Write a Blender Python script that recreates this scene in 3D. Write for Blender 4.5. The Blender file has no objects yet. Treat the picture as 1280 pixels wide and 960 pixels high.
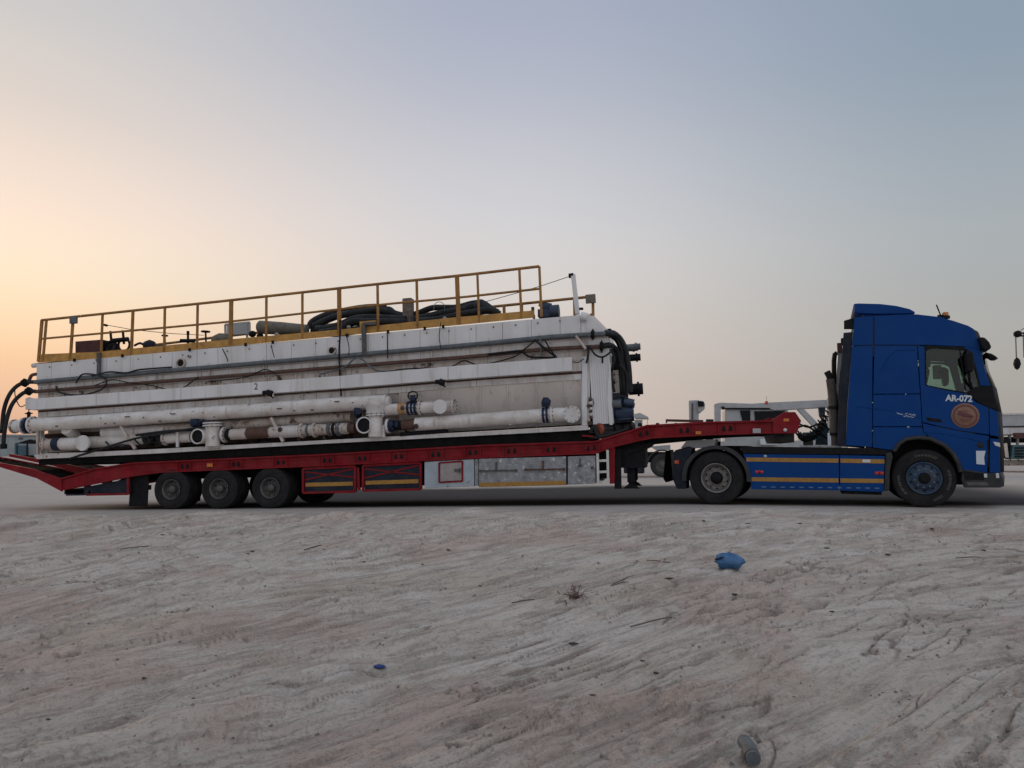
import bpy, bmesh, math, random
import numpy as np
from mathutils import Vector, Matrix
random.seed(7); rng = np.random.default_rng(7)
S = bpy.context.scene
COL = S.collection
# ------------------------------------------------------------------ camera
F = 950.0
YAW, PITCH, ROLL = math.radians(11.5), math.atan(88 / 950), 0.0
CAM = Vector((0, -15.7, 1.0))
fwd = Vector((-math.sin(YAW) * math.cos(PITCH), math.cos(YAW) * math.cos(PITCH), math.sin(PITCH)))
rt = Vector((math.cos(YAW), math.sin(YAW), 0)); up = rt.cross(fwd)
r2 = rt * math.cos(ROLL) - up * math.sin(ROLL); u2 = up * math.cos(ROLL) + rt * math.sin(ROLL)
cd = bpy.data.cameras.new('camera'); cam = bpy.data.objects.new('camera', cd); COL.objects.link(cam)
cd.sensor_width = 36; cd.lens = F / 1280 * 36; cd.clip_end = 6000; cd.clip_start = 0.05
m = Matrix((r2, u2, -fwd)).transposed().to_4x4(); m.translation = CAM; cam.matrix_world = m
S.camera = cam
# ------------------------------------------------------------------ light
SUN_AZ = YAW + math.radians(38)            # left of straight ahead
SUN_EL = math.radians(11)
sdir = Vector((-math.sin(SUN_AZ) * math.cos(SUN_EL), math.cos(SUN_AZ) * math.cos(SUN_EL), math.sin(SUN_EL)))
sl = bpy.data.lights.new('sun', 'SUN'); sun = bpy.data.objects.new('sun', sl); COL.objects.link(sun)
sl.energy = 1.0; sl.angle = math.radians(14); sl.color = (1.0, 0.72, 0.48)
sun.rotation_euler = sdir.to_track_quat('Z', 'Y').to_euler()
W = bpy.data.worlds.new('World'); S.world = W; W.use_nodes = True
S.view_settings.view_transform = 'Standard'; S.view_settings.look = 'None'
S.view_settings.exposure = 0; S.view_settings.gamma = 1

def srgb(r, g, b):
    f = lambda c: (c / 255 / 12.92) if c / 255 <= 0.04045 else ((c / 255 + 0.055) / 1.055) ** 2.4
    return (f(r), f(g), f(b), 1)

def world_nodes():
    nt = W.node_tree; nt.nodes.clear(); N = nt.nodes.new; L = nt.links.new
    out = N('ShaderNodeOutputWorld'); bg = N('ShaderNodeBackground'); L(bg.outputs[0], out.inputs[0])
    tc = N('ShaderNodeTexCoord')
    def math_(op, a, b=None, clamp=False):
        n = N('ShaderNodeMath'); n.operation = op; n.use_clamp = clamp
        for i, v in enumerate((a, b)):
            if v is None: continue
            if isinstance(v, (int, float)): n.inputs[i].default_value = v
            else: L(v, n.inputs[i])
        return n.outputs[0]
    nrm = N('ShaderNodeVectorMath'); nrm.operation = 'NORMALIZE'; L(tc.outputs['Generated'], nrm.inputs[0])
    sep = N('ShaderNodeSeparateXYZ'); L(nrm.outputs[0], sep.inputs[0])
    el = math_('MULTIPLY', math_('ARCSINE', sep.outputs['Z']), 180 / math.pi)     # degrees
    def dot(v):
        n = N('ShaderNodeVectorMath'); n.operation = 'DOT_PRODUCT'; L(nrm.outputs[0], n.inputs[0]); n.inputs[1].default_value = v
        return n.outputs['Value']
    flat = Vector((sdir.x, sdir.y, 0)).normalized()
    hx = N('ShaderNodeCombineXYZ'); L(sep.outputs['X'], hx.inputs[0]); L(sep.outputs['Y'], hx.inputs[1])
    hn = N('ShaderNodeVectorMath'); hn.operation = 'NORMALIZE'; L(hx.outputs[0], hn.inputs[0])
    hd = N('ShaderNodeVectorMath'); hd.operation = 'DOT_PRODUCT'; L(hn.outputs[0], hd.inputs[0]); hd.inputs[1].default_value = flat
    az = math_('MULTIPLY', math_('ARCCOSINE', math_('MULTIPLY', hd.outputs['Value'], 0.99999)), 180 / math.pi)
    e01 = math_('DIVIDE', el, 60.0, True)
    def ramp(fac, stops, interp='CARDINAL'):
        n = N('ShaderNodeValToRGB'); L(fac, n.inputs[0]); cr = n.color_ramp; cr.interpolation = interp
        while len(cr.elements) < len(stops): cr.elements.new(0.5)
        for e, (p, c) in zip(cr.elements, stops): e.position = p; e.color = c
        return n.outputs[0]
    d = lambda x: x / 60.0
    near = ramp(e01, SKY_NEAR); mid = ramp(e01, SKY_MID); far = ramp(e01, SKY_FAR)
    def mix(f, a, b):
        n = N('ShaderNodeMix'); n.data_type = 'RGBA'; n.clamp_factor = True
        if isinstance(f, (int, float)): n.inputs['Factor'].default_value = f
        else: L(f, n.inputs['Factor'])
        L(a, n.inputs['A']); L(b, n.inputs['B']); return n.outputs['Result']
    def sstep(x, a, b):
        n = N('ShaderNodeMapRange'); n.interpolation_type = 'SMOOTHSTEP'; L(x, n.inputs[0]); n.inputs[1].default_value = a; n.inputs[2].default_value = b
        return n.outputs[0]
    c = mix(sstep(az, 0, 38), near, mid)
    c = mix(sstep(az, 36, 74), c, far)
    c = mix(sstep(az, 78, 150), c, ramp(e01, SKY_BACK))
    # soft veil of glow round the hazy sun
    ang = math_('MULTIPLY', math_('ARCCOSINE', math_('MULTIPLY', dot(sdir), 0.99999)), 180 / math.pi)
    g = math_('EXPONENT', math_('MULTIPLY', math_('POWER', math_('DIVIDE', ang, 9.0), 2.0), -1.0))
    gm = N('ShaderNodeVectorMath'); gm.operation = 'SCALE'; gm.inputs[0].default_value = (0.0, 0.0, 0.0); L(g, gm.inputs['Scale'])
    ad = N('ShaderNodeVectorMath'); ad.operation = 'ADD'; L(c, ad.inputs[0]); L(gm.outputs[0], ad.inputs[1])
    # physical sky, weighted low: the thick dust haze hides most of it
    sky = N('ShaderNodeTexSky'); sky.sky_type = 'NISHITA'; sky.sun_disc = False
    sky.sun_elevation = SUN_EL; sky.sun_rotation = math.atan2(sdir.x, sdir.y); sky.air_density = 1; sky.dust_density = 4
    sc = N('ShaderNodeVectorMath'); sc.operation = 'SCALE'; L(sky.outputs[0], sc.inputs[0]); sc.inputs['Scale'].default_value = 0.0006
    a2 = N('ShaderNodeVectorMath'); a2.operation = 'ADD'; L(ad.outputs[0], a2.inputs[0]); L(sc.outputs[0], a2.inputs[1])
    L(a2.outputs[0], bg.inputs[0]); bg.inputs[1].default_value = 1.0
def stops(*t): return [(e / 60, srgb(*c)) for e, c in t]
SKY_NEAR = stops((0, (214, 166, 140)), (3.4, (232, 186, 155)), (6.7, (250, 208, 167)), (11, (253, 229, 198)), (15.5, (250, 227, 208)), (21, (228, 214, 204)), (27, (207, 203, 201)), (42, (184, 188, 196)), (60, (182, 190, 204)))
SKY_MID = stops((0, (206, 188, 178)), (6, (210, 196, 187)), (11, (216, 207, 201)), (17, (211, 209, 211)), (24, (192, 194, 204)), (31, (170, 177, 195)), (45, (166, 174, 190)), (60, (182, 190, 204)))
SKY_FAR = stops((0, (160, 154, 148)), (6, (172, 169, 164)), (11, (170, 173, 173)), (16, (165, 173, 179)), (27, (142, 158, 175)), (40, (154, 166, 181)), (60, (182, 190, 204)))
SKY_BACK = stops((0, (216, 212, 212)), (6, (224, 222, 224)), (14, (226, 228, 233)), (25, (219, 224, 233)), (40, (202, 209, 221)), (60, (182, 190, 204)))
world_nodes()

# ------------------------------------------------------------------ helpers
def ray(px, py):
    return (fwd * F + r2 * (px - 640) - u2 * (py - 480)).normalized()
def P(px, py, Y=0.0):
    """point of the upright plane at world distance Y that the photograph shows at (px, py)"""
    d = ray(px, py); return CAM + d * ((Y - CAM.y) / d.y)

def mat(name, color, rough=0.6, metal=0.0, var=0.0, varc=None, scale=3.0, stretch=(1, 1, 1), bump=0.0, bscale=30.0, spots=None, spotlvl=0.62, spotscale=2.0, coat=0.0, emit=None, dust=None, dustamt=0.0, spec=0.5, streak=None):
    mt = bpy.data.materials.new(name); mt.use_nodes = True; nt = mt.node_tree; N = nt.nodes.new; L = nt.links.new
    b = nt.nodes['Principled BSDF']
    b.inputs['Roughness'].default_value = rough; b.inputs['Metallic'].default_value = metal
    b.inputs['Coat Weight'].default_value = coat; b.inputs['Coat Roughness'].default_value = 0.12
    b.inputs['Specular IOR Level'].default_value = spec
    c = (*color[:3], 1)
    tc = N('ShaderNodeTexCoord'); mp = N('ShaderNodeMapping'); L(tc.outputs['Object'], mp.inputs[0]); mp.inputs['Scale'].default_value = stretch
    def noise(sc, det=6, rgh=0.6, src=None):
        n = N('ShaderNodeTexNoise'); L((src or mp).outputs[0], n.inputs['Vector']); n.inputs['Scale'].default_value = sc
        n.inputs['Detail'].default_value = det; n.inputs['Roughness'].default_value = rgh; return n.outputs['Fac']
    def mr(x, a, bb, c0=0, c1=1):
        n = N('ShaderNodeMapRange'); L(x, n.inputs[0]); n.inputs[1].default_value = a; n.inputs[2].default_value = bb; n.inputs[3].default_value = c0; n.inputs[4].default_value = c1; return n.outputs[0]
    def mix(f, a, bb):
        n = N('ShaderNodeMix'); n.data_type = 'RGBA'; L(f, n.inputs['Factor'])
        for k, v in (('A', a), ('B', bb)):
            if isinstance(v, tuple): n.inputs[k].default_value = v
            else: L(v, n.inputs[k])
        return n.outputs['Result']
    cur = c
    if var > 0 or varc:
        vc = (*varc[:3], 1) if varc else tuple([x * (1 - var) for x in c[:3]]) + (1,)
        cur = mix(mr(noise(scale), 0.35, 0.72), cur, vc)
    if dust:
        geo = N('ShaderNodeNewGeometry')
        cur = mix(mr(noise(scale * 0.6, 8, 0.7), 0.4, 0.75, 0, dustamt), cur, (*dust[:3], 1))
    if spots:
        # nodes: rust or dirt patches with their own hard edged outline
        cur = mix(mr(noise(spotscale, 8, 0.68, tc_map(nt, tc, (1, 1, 1))), spotlvl, spotlvl + 0.07), cur, (*spots[:3], 1))
    if isinstance(cur, tuple): b.inputs['Base Color'].default_value = cur
    else:
        L(cur, b.inputs['Base Color'])
        L(mr(noise(scale * 2), 0.3, 0.7, max(0, rough - 0.12), min(1, rough + 0.12)), b.inputs['Roughness'])
    if streak:
        # runs of rust or dirt down the face
        cur = mix(mr(noise(1.0, 5, 0.7, tc_map(nt, tc, (7, 7, 0.45))), 0.56, 0.70, 0, streak[3]), cur, (*streak[:3], 1)); L(cur, b.inputs['Base Color'])
    if bump > 0:
        bp = N('ShaderNodeBump'); bp.inputs['Strength'].default_value = 1.0; bp.inputs['Distance'].default_value = bump
        L(noise(bscale, 4), bp.inputs['Height']); L(bp.outputs[0], b.inputs['Normal'])
    if emit: b.inputs['Emission Color'].default_value = (*emit[:3], 1); b.inputs['Emission Strength'].default_value = emit[3]
    return mt
def tc_map(nt, tc, sc):
    mp = nt.nodes.new('ShaderNodeMapping'); nt.links.new(tc.outputs['Object'], mp.inputs[0]); mp.inputs['Scale'].default_value = sc; return mp

M = {}
M['white'] = mat('chipped white paint', streak=(0.28, 0.20, 0.15, 0.6), color=(0.72, 0.71, 0.72), rough=0.55, var=1, varc=(0.55, 0.51, 0.48), scale=2.2, stretch=(1.4, 1, 0.35), spots=(0.20, 0.11, 0.07), spotlvl=0.615, spotscale=5.0, bump=0.002, bscale=14, dust=(0.45, 0.38, 0.31), dustamt=0.35)
M['white2'] = mat('clean white paint', streak=(0.36, 0.30, 0.26, 0.45), color=(0.74, 0.73, 0.74), rough=0.5, var=1, varc=(0.60, 0.58, 0.56), scale=1.6, stretch=(1, 1, 0.3), spots=(0.26, 0.17, 0.12), spotlvl=0.665, spotscale=7.0, bump=0.0015, bscale=10)
M['pipewhite'] = mat('weathered pipe paint', streak=(0.30, 0.21, 0.16, 0.55), color=(0.74, 0.72, 0.71), rough=0.55, var=1, varc=(0.54, 0.47, 0.42), scale=3.2, stretch=(0.8, 1, 1.4), spots=(0.19, 0.11, 0.075), spotlvl=0.64, spotscale=5, bump=0.002, bscale=14)
M['dirtywhite'] = mat('rust stained white paint', streak=(0.16, 0.085, 0.05, 0.8), color=(0.60, 0.56, 0.53), rough=0.65, var=1, varc=(0.40, 0.31, 0.25), scale=3.0, stretch=(1.0, 1, 0.5), spots=(0.10, 0.055, 0.035), spotlvl=0.565, spotscale=3.5, bump=0.003, bscale=20)
M['pinkwhite'] = mat('dusty hopper paint', streak=(0.34, 0.26, 0.22, 0.55), color=(0.80, 0.745, 0.71), rough=0.7, var=1, varc=(0.70, 0.64, 0.59), scale=1.5, stretch=(1, 1, 0.5), spots=(0.2, 0.1, 0.06), spotlvl=0.72, spotscale=3)
M['brown'] = mat('brown tray shade', (0.12, 0.062, 0.045), 0.8, var=0.5, scale=8, bump=0.003)
M['rusty'] = mat('deep rust', (0.055, 0.035, 0.028), 0.85, spec=0.2, var=0.5, scale=7, dust=(0.16, 0.12, 0.10), dustamt=0.6)
M['soot'] = mat('sooty exhaust metal', (0.085, 0.068, 0.060), 0.75, var=0.5, scale=6)
M['grey'] = mat('grey galvanised pipe', (0.13, 0.145, 0.16), 0.6, 0.1, var=0.5, scale=6, spots=(0.42, 0.42, 0.42), spotlvl=0.62, spotscale=6)
M['ochre'] = mat('weathered backlit railing paint', (0.38, 0.185, 0.055), 0.6, spec=0.3, var=0.5, scale=5, spots=(0.08, 0.04, 0.03), spotlvl=0.62, spotscale=8)  # darker copy of the toe board paint; backlit tone put into the colour
M['yellow'] = mat('ochre railing paint', (0.56, 0.29, 0.065), 0.55, var=0.45, scale=5, spots=(0.11, 0.05, 0.03), spotlvl=0.64, spotscale=8)
M['red'] = mat('dusty red trailer paint', (0.26, 0.010, 0.018), 0.6, spec=0.15, var=0.45, scale=3, dust=(0.17, 0.05, 0.045), dustamt=0.4, spots=(0.08, 0.02, 0.02), spotlvl=0.68, spotscale=6, bump=0.001, bscale=40)
M['blue'] = mat('blue truck paint', (0.0004, 0.046, 0.215), 0.36, var=0.12, scale=1.5, coat=0.0, spec=0.12, dust=(0.008, 0.062, 0.20), dustamt=0.5, bump=0.0012, bscale=3.0)
M['dblue'] = mat('dark navy panel', (0.008, 0.014, 0.030), 0.6, spec=0.25, var=0.4, scale=5, dust=(0.05, 0.05, 0.055), dustamt=0.5)
M['navy'] = mat('navy valve paint', (0.012, 0.026, 0.065), 0.5, spec=0.3, var=0.5, scale=12, spots=(0.15, 0.10, 0.07), spotlvl=0.66, spotscale=14)
M['motor'] = mat('blue motor paint', (0.012, 0.045, 0.11), 0.5, var=0.5, scale=8, dust=(0.12, 0.11, 0.10), dustamt=0.5)
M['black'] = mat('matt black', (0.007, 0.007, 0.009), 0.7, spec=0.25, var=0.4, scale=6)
M['plastic'] = mat('dark grey plastic', (0.030, 0.032, 0.036), 0.6, spec=0.3, var=0.3, scale=5, dust=(0.075, 0.07, 0.066), dustamt=0.6)
M['rubber'] = mat('dusty tyre rubber', (0.012, 0.012, 0.014), 0.85, spec=0.25, var=0.3, scale=4, dust=(0.042, 0.040, 0.039), dustamt=0.8, bump=0.0015, bscale=40)
M['hose'] = mat('black hose rubber', (0.010, 0.012, 0.014), 0.6, spec=0.3, var=0.4, scale=5, dust=(0.045, 0.046, 0.048), dustamt=0.6)
M['steel'] = mat('dull steel', (0.10, 0.10, 0.10), 0.5, 0.2, var=0.5, scale=10, spots=(0.09, 0.05, 0.035), spotlvl=0.62, spotscale=10)
M['rim'] = mat('dusty steel rim', (0.10, 0.10, 0.10), 0.55, 0.3, var=0.5, scale=9, dust=(0.16, 0.14, 0.12), dustamt=0.7)
M['silver'] = mat('silver wheel paint', (0.27, 0.26, 0.25), 0.5, 0.4, var=0.5, scale=9, dust=(0.16, 0.13, 0.11), dustamt=0.8)
M['bluerim'] = mat('dusty blue wheel paint', (0.004, 0.045, 0.11), 0.5, var=0.4, scale=8, dust=(0.10, 0.09, 0.09), dustamt=0.6)
M['galv'] = mat('checker plate aluminium', (0.33, 0.34, 0.36), 0.45, 0.3, var=0.5, scale=7, spots=(0.60, 0.60, 0.62), spotlvl=0.58, spotscale=11, bump=0.003, bscale=60)
M['palebox'] = mat('pale blue grey box paint', (0.40, 0.45, 0.50), 0.55, var=0.2, scale=5, spots=(0.17, 0.15, 0.14), spotlvl=0.58, spotscale=4)
M['pinkdoor'] = mat('faded door paint', (0.37, 0.32, 0.31), 0.6, var=0.3, scale=5)
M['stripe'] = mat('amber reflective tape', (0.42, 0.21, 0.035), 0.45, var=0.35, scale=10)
M['whitetape'] = mat('white reflective tape', (0.65, 0.66, 0.66), 0.4)
M['redlamp'] = mat('red lamp lens', (0.5, 0.035, 0.02), 0.25)
M['amber'] = mat('amber lamp lens', (0.55, 0.16, 0.025), 0.3)
M['lamp'] = mat('clear lamp lens', (0.6, 0.62, 0.63), 0.15)
M['beige'] = mat('beige canvas sleeve', (0.20, 0.18, 0.15), 0.85, var=0.4, scale=8, bump=0.004, bscale=20)
M['maroon'] = mat('maroon sheet', (0.10, 0.032, 0.030), 0.7, var=0.3, scale=5)
M['stained'] = mat('stained wooden post', (0.10, 0.06, 0.045), 0.8, var=1, varc=(0.26, 0.22, 0.20), scale=9, bump=0.005, bscale=30)
M['rustband'] = mat('rusting yellow band', (0.50, 0.30, 0.15), 0.7, var=0.3, scale=6, spots=(0.26, 0.11, 0.05), spotlvl=0.54, spotscale=9)
M['orange'] = mat('orange red cap', (0.33, 0.07, 0.035), 0.7, var=0.4, scale=9)
M['timber'] = mat('dark timber', (0.014, 0.013, 0.013), 0.9, spec=0.1, var=0.5, scale=4)
M['text'] = mat('white lettering', (0.62, 0.66, 0.70), 0.5)
M['ink'] = mat('black stencil ink', (0.03, 0.03, 0.03), 0.7)
M['dash'] = mat('pale bolt heads', (0.10, 0.17, 0.27), 0.5)
M['faint'] = mat('pale badge metal', (0.34, 0.40, 0.48), 0.35, 0.5)
M['tyremark'] = mat('pale tyre lettering', (0.14, 0.135, 0.13), 0.8)
M['logo'] = mat('brown emblem disc', (0.27, 0.14, 0.09), 0.6, var=0.3, scale=12)
M['logoring'] = mat('dark emblem ring', (0.15, 0.05, 0.045), 0.6)
M['logoart'] = mat('emblem drawing', (0.13, 0.045, 0.05), 0.6)
M['interior'] = mat('cab interior', (0.07, 0.068, 0.065), 0.8)
M['greysheet'] = mat('pale grey sheet steel', (0.42, 0.43, 0.44), 0.5, var=0.2, scale=3)
M['shed'] = mat('grey shed cladding', (0.33, 0.36, 0.37), 0.6, var=0.15, scale=0.6)
M['teal'] = mat('teal machine paint', (0.06, 0.13, 0.15), 0.6, var=0.3, scale=3)
M['bluemetal'] = mat('blue grey machine paint', (0.07, 0.13, 0.17), 0.6, var=0.3, scale=3)
M['bag'] = mat('crumpled blue plastic', (0.055, 0.17, 0.36), 0.45, var=0.35, scale=12, bump=0.01, bscale=25)
M['scrap'] = mat('deep blue plastic', (0.01, 0.04, 0.20), 0.5)
M['twig'] = mat('dry wood', (0.15, 0.115, 0.09), 0.9, var=0.4, scale=20)
M['straw'] = mat('dry root fibre', (0.13, 0.075, 0.06), 0.9)
M['palewood'] = mat('bleached wood', (0.40, 0.37, 0.34), 0.9, var=0.3, scale=20)
M['tube'] = mat('grey plastic tube', (0.12, 0.135, 0.15), 0.6, var=0.4, scale=15)
M['flake'] = mat('dark mud flake', (0.07, 0.058, 0.05), 0.95, var=0.3, scale=20)
M['clod'] = mat('dry mud', (0.24, 0.205, 0.185), 0.95, var=0.4, scale=15, bump=0.01, bscale=40)
def glass():
    mt = bpy.data.materials.new('tinted glass'); mt.use_nodes = True; nt = mt.node_tree; nt.nodes.clear(); N = nt.nodes.new; L = nt.links.new
    o = N('ShaderNodeOutputMaterial'); mx = N('ShaderNodeMixShader'); t = N('ShaderNodeBsdfTransparent'); g = N('ShaderNodeBsdfGlossy')
    fr = N('ShaderNodeFresnel'); fr.inputs[0].default_value = 1.5
    t.inputs[0].default_value = (0.66, 0.76, 0.71, 1); g.inputs['Roughness'].default_value = 0.03
    L(fr.outputs[0], mx.inputs[0]); L(t.outputs[0], mx.inputs[1]); L(g.outputs[0], mx.inputs[2]); L(mx.outputs[0], o.inputs[0]); return mt
M['glass'] = glass()

class MB:
    def __init__(s): s.v = []; s.f = []; s.sm = []
    def add(s, vs, fs, smooth=False):
        o = len(s.v); s.v += [tuple(v) for v in vs]; s.f += [tuple(i + o for i in f) for f in fs]; s.sm += [smooth] * len(fs); return s
    def box(s, a, b):
        x0, y0, z0 = [min(p, q) for p, q in zip(a, b)]; x1, y1, z1 = [max(p, q) for p, q in zip(a, b)]
        return s.add([(x0, y0, z0), (x1, y0, z0), (x1, y1, z0), (x0, y1, z0), (x0, y0, z1), (x1, y0, z1), (x1, y1, z1), (x0, y1, z1)],
              [(0, 3, 2, 1), (4, 5, 6, 7), (0, 1, 5, 4), (1, 2, 6, 5), (2, 3, 7, 6), (3, 0, 4, 7)])
    def prism(s, poly, y0, y1, shift=None):
        """poly of (x, z); shift = per point change of (x,z) at y1"""
        n = len(poly); q = poly if shift is None else shift
        ar = sum(poly[i][0] * poly[(i + 1) % n][1] - poly[(i + 1) % n][0] * poly[i][1] for i in range(n))
        vs = [(x, y0, z) for x, z in poly] + [(x, y1, z) for x, z in q]
        A = tuple(range(n)); B = tuple(range(2 * n - 1, n - 1, -1))
        fs = [A, B] + [(i, i + n, (i + 1) % n + n, (i + 1) % n) for i in range(n)]
        if ar < 0: fs = [tuple(reversed(f)) for f in fs]
        return s.add(vs, fs)
    def bar(s, a, b, w, h=None, upv=(0, 1, 0)):
        a = Vector(a); b = Vector(b); h = h or w; d = (b - a).normalized(); u = Vector(upv)
        sd = d.cross(u); sd = sd.normalized() if sd.length > 1e-4 else d.orthogonal().normalized(); u = sd.cross(d)
        vs = [p + sd * (i * w / 2) + u * (j * h / 2) for p in (a, b) for i, j in ((-1, -1), (1, -1), (1, 1), (-1, 1))]
        return s.add(vs, [(0, 1, 2, 3), (7, 6, 5, 4), (0, 4, 5, 1), (1, 5, 6, 2), (2, 6, 7, 3), (3, 7, 4, 0)])
    def cyl(s, a, b, r, n=20, r2_=None, caps=(True, True), hole=None):
        a = Vector(a); b = Vector(b); d = (b - a).normalized(); o = d.orthogonal().normalized(); q = d.cross(o); r2_ = r if r2_ is None else r2_
        ring = lambda c, rr: [c + (o * math.cos(2 * math.pi * i / n) + q * math.sin(2 * math.pi * i / n)) * rr for i in range(n)]
        k = len(s.v); s.add(ring(a, r) + ring(b, r2_), [(i, (i + 1) % n, (i + 1) % n + n, i + n) for i in range(n)], True)
        if caps[0]: s.add(ring(a, r), [tuple(range(n - 1, -1, -1))])
        if caps[1]: s.add(ring(b, r2_), [tuple(range(n))])
        return s
    def tube(s, pts, r, n=10, caps=True):
        pts = [Vector(p) for p in pts]; rings = []; prev = None
        for i, p in enumerate(pts):
            t = (pts[min(i + 1, len(pts) - 1)] - pts[max(i - 1, 0)]).normalized()
            o = t.orthogonal().normalized() if prev is None else (prev - t * prev.dot(t)).normalized(); prev = o; q = t.cross(o)
            rr = r[i] if isinstance(r, (list, tuple)) else r
            rings.append([p + (o * math.cos(2 * math.pi * j / n) + q * math.sin(2 * math.pi * j / n)) * rr for j in range(n)])
        fs = [(i * n + j, i * n + (j + 1) % n, (i + 1) * n + (j + 1) % n, (i + 1) * n + j) for i in range(len(pts) - 1) for j in range(n)]
        s.add([v for rg in rings for v in rg], fs, True)
        if caps: s.add(rings[0], [tuple(range(n - 1, -1, -1))]); s.add(rings[-1], [tuple(range(n))])
        return s
    def lathe(s, prof, c, axis=(0, 1, 0), n=40, closed=False, smooth=True):
        """prof of (along axis, radius)"""
        c = Vector(c); d = Vector(axis).normalized(); o = d.orthogonal().normalized(); q = d.cross(o); k = len(prof)
        vs = [c + d * a + (o * math.cos(2 * math.pi * j / n) + q * math.sin(2 * math.pi * j / n)) * max(r, 1e-4) for a, r in prof for j in range(n)]
        rows = k if closed else k - 1
        return s.add(vs, [(i * n + j, i * n + (j + 1) % n, ((i + 1) % k) * n + (j + 1) % n, ((i + 1) % k) * n + j) for i in range(rows) for j in range(n)], smooth)
    def build(s, name, mt, parent=None, bevel=0, loc=None, seg=2, solid=0):
        me = bpy.data.meshes.new(name); me.from_pydata(s.v, [], s.f); me.polygons.foreach_set('use_smooth', s.sm)
        bm = bmesh.new(); bm.from_mesh(me); bmesh.ops.recalc_face_normals(bm, faces=bm.faces) if not solid else None; bm.to_mesh(me); bm.free()
        me.materials.append(M[mt] if isinstance(mt, str) else mt)
        o = bpy.data.objects.new(name, me); COL.objects.link(o); o.parent = parent
        if loc is not None: o.location = loc
        if bevel:
            md = o.modifiers.new('bevel', 'BEVEL'); md.width = bevel; md.segments = seg; md.limit_method = 'ANGLE'; md.angle_limit = math.radians(40); md.harden_normals = False
        return o

def spline(pts, k=6):
    pts = [Vector(p) for p in pts]; out = []
    for i in range(len(pts) - 1):
        p0, p1, p2, p3 = pts[max(i - 1, 0)], pts[i], pts[i + 1], pts[min(i + 2, len(pts) - 1)]
        for j in range(k):
            t = j / k; out.append(0.5 * ((2 * p1) + (p2 - p0) * t + (2 * p0 - 5 * p1 + 4 * p2 - p3) * t * t + (3 * p1 - 3 * p2 + p3 - p0) * t ** 3))
    out.append(pts[-1]); return out
def tag(o, label=None, cat=None, group=None, kind=None):
    for k, v in (('label', label), ('category', cat), ('group', group), ('kind', kind)):
        if v: o[k] = v
    return o
def thing(name, label, cat, loc=(0, 0, 0), group=None, rot=(0, 0, 0)):
    o = bpy.data.objects.new(name, None); COL.objects.link(o); o.location = loc; o.rotation_euler = rot
    o.empty_display_size = 0.2
    return tag(o, label, cat, group)
def text_mesh(name, txt, size, mt, parent, loc, rotz=0, thick=0.0, off=0.0, stretch=1.0, shear=0.0):
    cu = bpy.data.curves.new(name, 'FONT'); cu.body = txt; cu.size = size; cu.extrude = thick; cu.offset = off; cu.shear = shear; cu.resolution_u = 3
    cu.align_x = 'CENTER'; cu.align_y = 'CENTER'
    tmp = bpy.data.objects.new('tmp', cu); COL.objects.link(tmp)
    dg = bpy.context.evaluated_depsgraph_get(); me = bpy.data.meshes.new_from_object(tmp.evaluated_get(dg)); bpy.data.objects.remove(tmp)
    me.transform(Matrix.Diagonal((stretch, 1, 1, 1))); me.transform(Matrix.Rotation(math.radians(90), 4, 'X')); me.transform(Matrix.Rotation(rotz, 4, 'Y'))
    me.materials.clear(); me.materials.append(M[mt]); me.name = name
    o = bpy.data.objects.new(name, me); COL.objects.link(o); o.parent = parent; o.location = loc; return o
def copy_part(o, parent, loc=None):
    c = o.copy(); COL.objects.link(c); c.parent = parent
    if loc is not None: c.location = loc
    return c

# ------------------------------------------------------------------ ground
def _h(ix, iy, s):
    n = (ix.astype(np.int64) * 374761393 + iy.astype(np.int64) * 668265263 + s * 982451653) & 0xffffffff
    n = ((n ^ (n >> 13)) * 1274126177) & 0xffffffff
    return ((n ^ (n >> 16)) & 0xffff) / 65535.0
def vn(x, y, s=0):
    ix = np.floor(x); iy = np.floor(y); fx = x - ix; fy = y - iy
    fx = fx ** 3 * (fx * (fx * 6 - 15) + 10); fy = fy ** 3 * (fy * (fy * 6 - 15) + 10)
    a = _h(ix, iy, s); b = _h(ix + 1, iy, s); c = _h(ix, iy + 1, s); d = _h(ix + 1, iy + 1, s)
    return (a * (1 - fx) + b * fx) * (1 - fy) + (c * (1 - fx) + d * fx) * fy - 0.5
def fbm(x, y, s, o=4, g=0.5):
    t = 0; a = 1.0
    for k in range(o): t = t + a * vn(x * 2 ** k + 17.3 * k, y * 2 ** k - 9.1 * k, s + k); a *= g
    return t
def sst(x, a, b):
    t = np.clip((x - a) / (b - a), 0, 1); return t * t * (3 - 2 * t)
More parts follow.
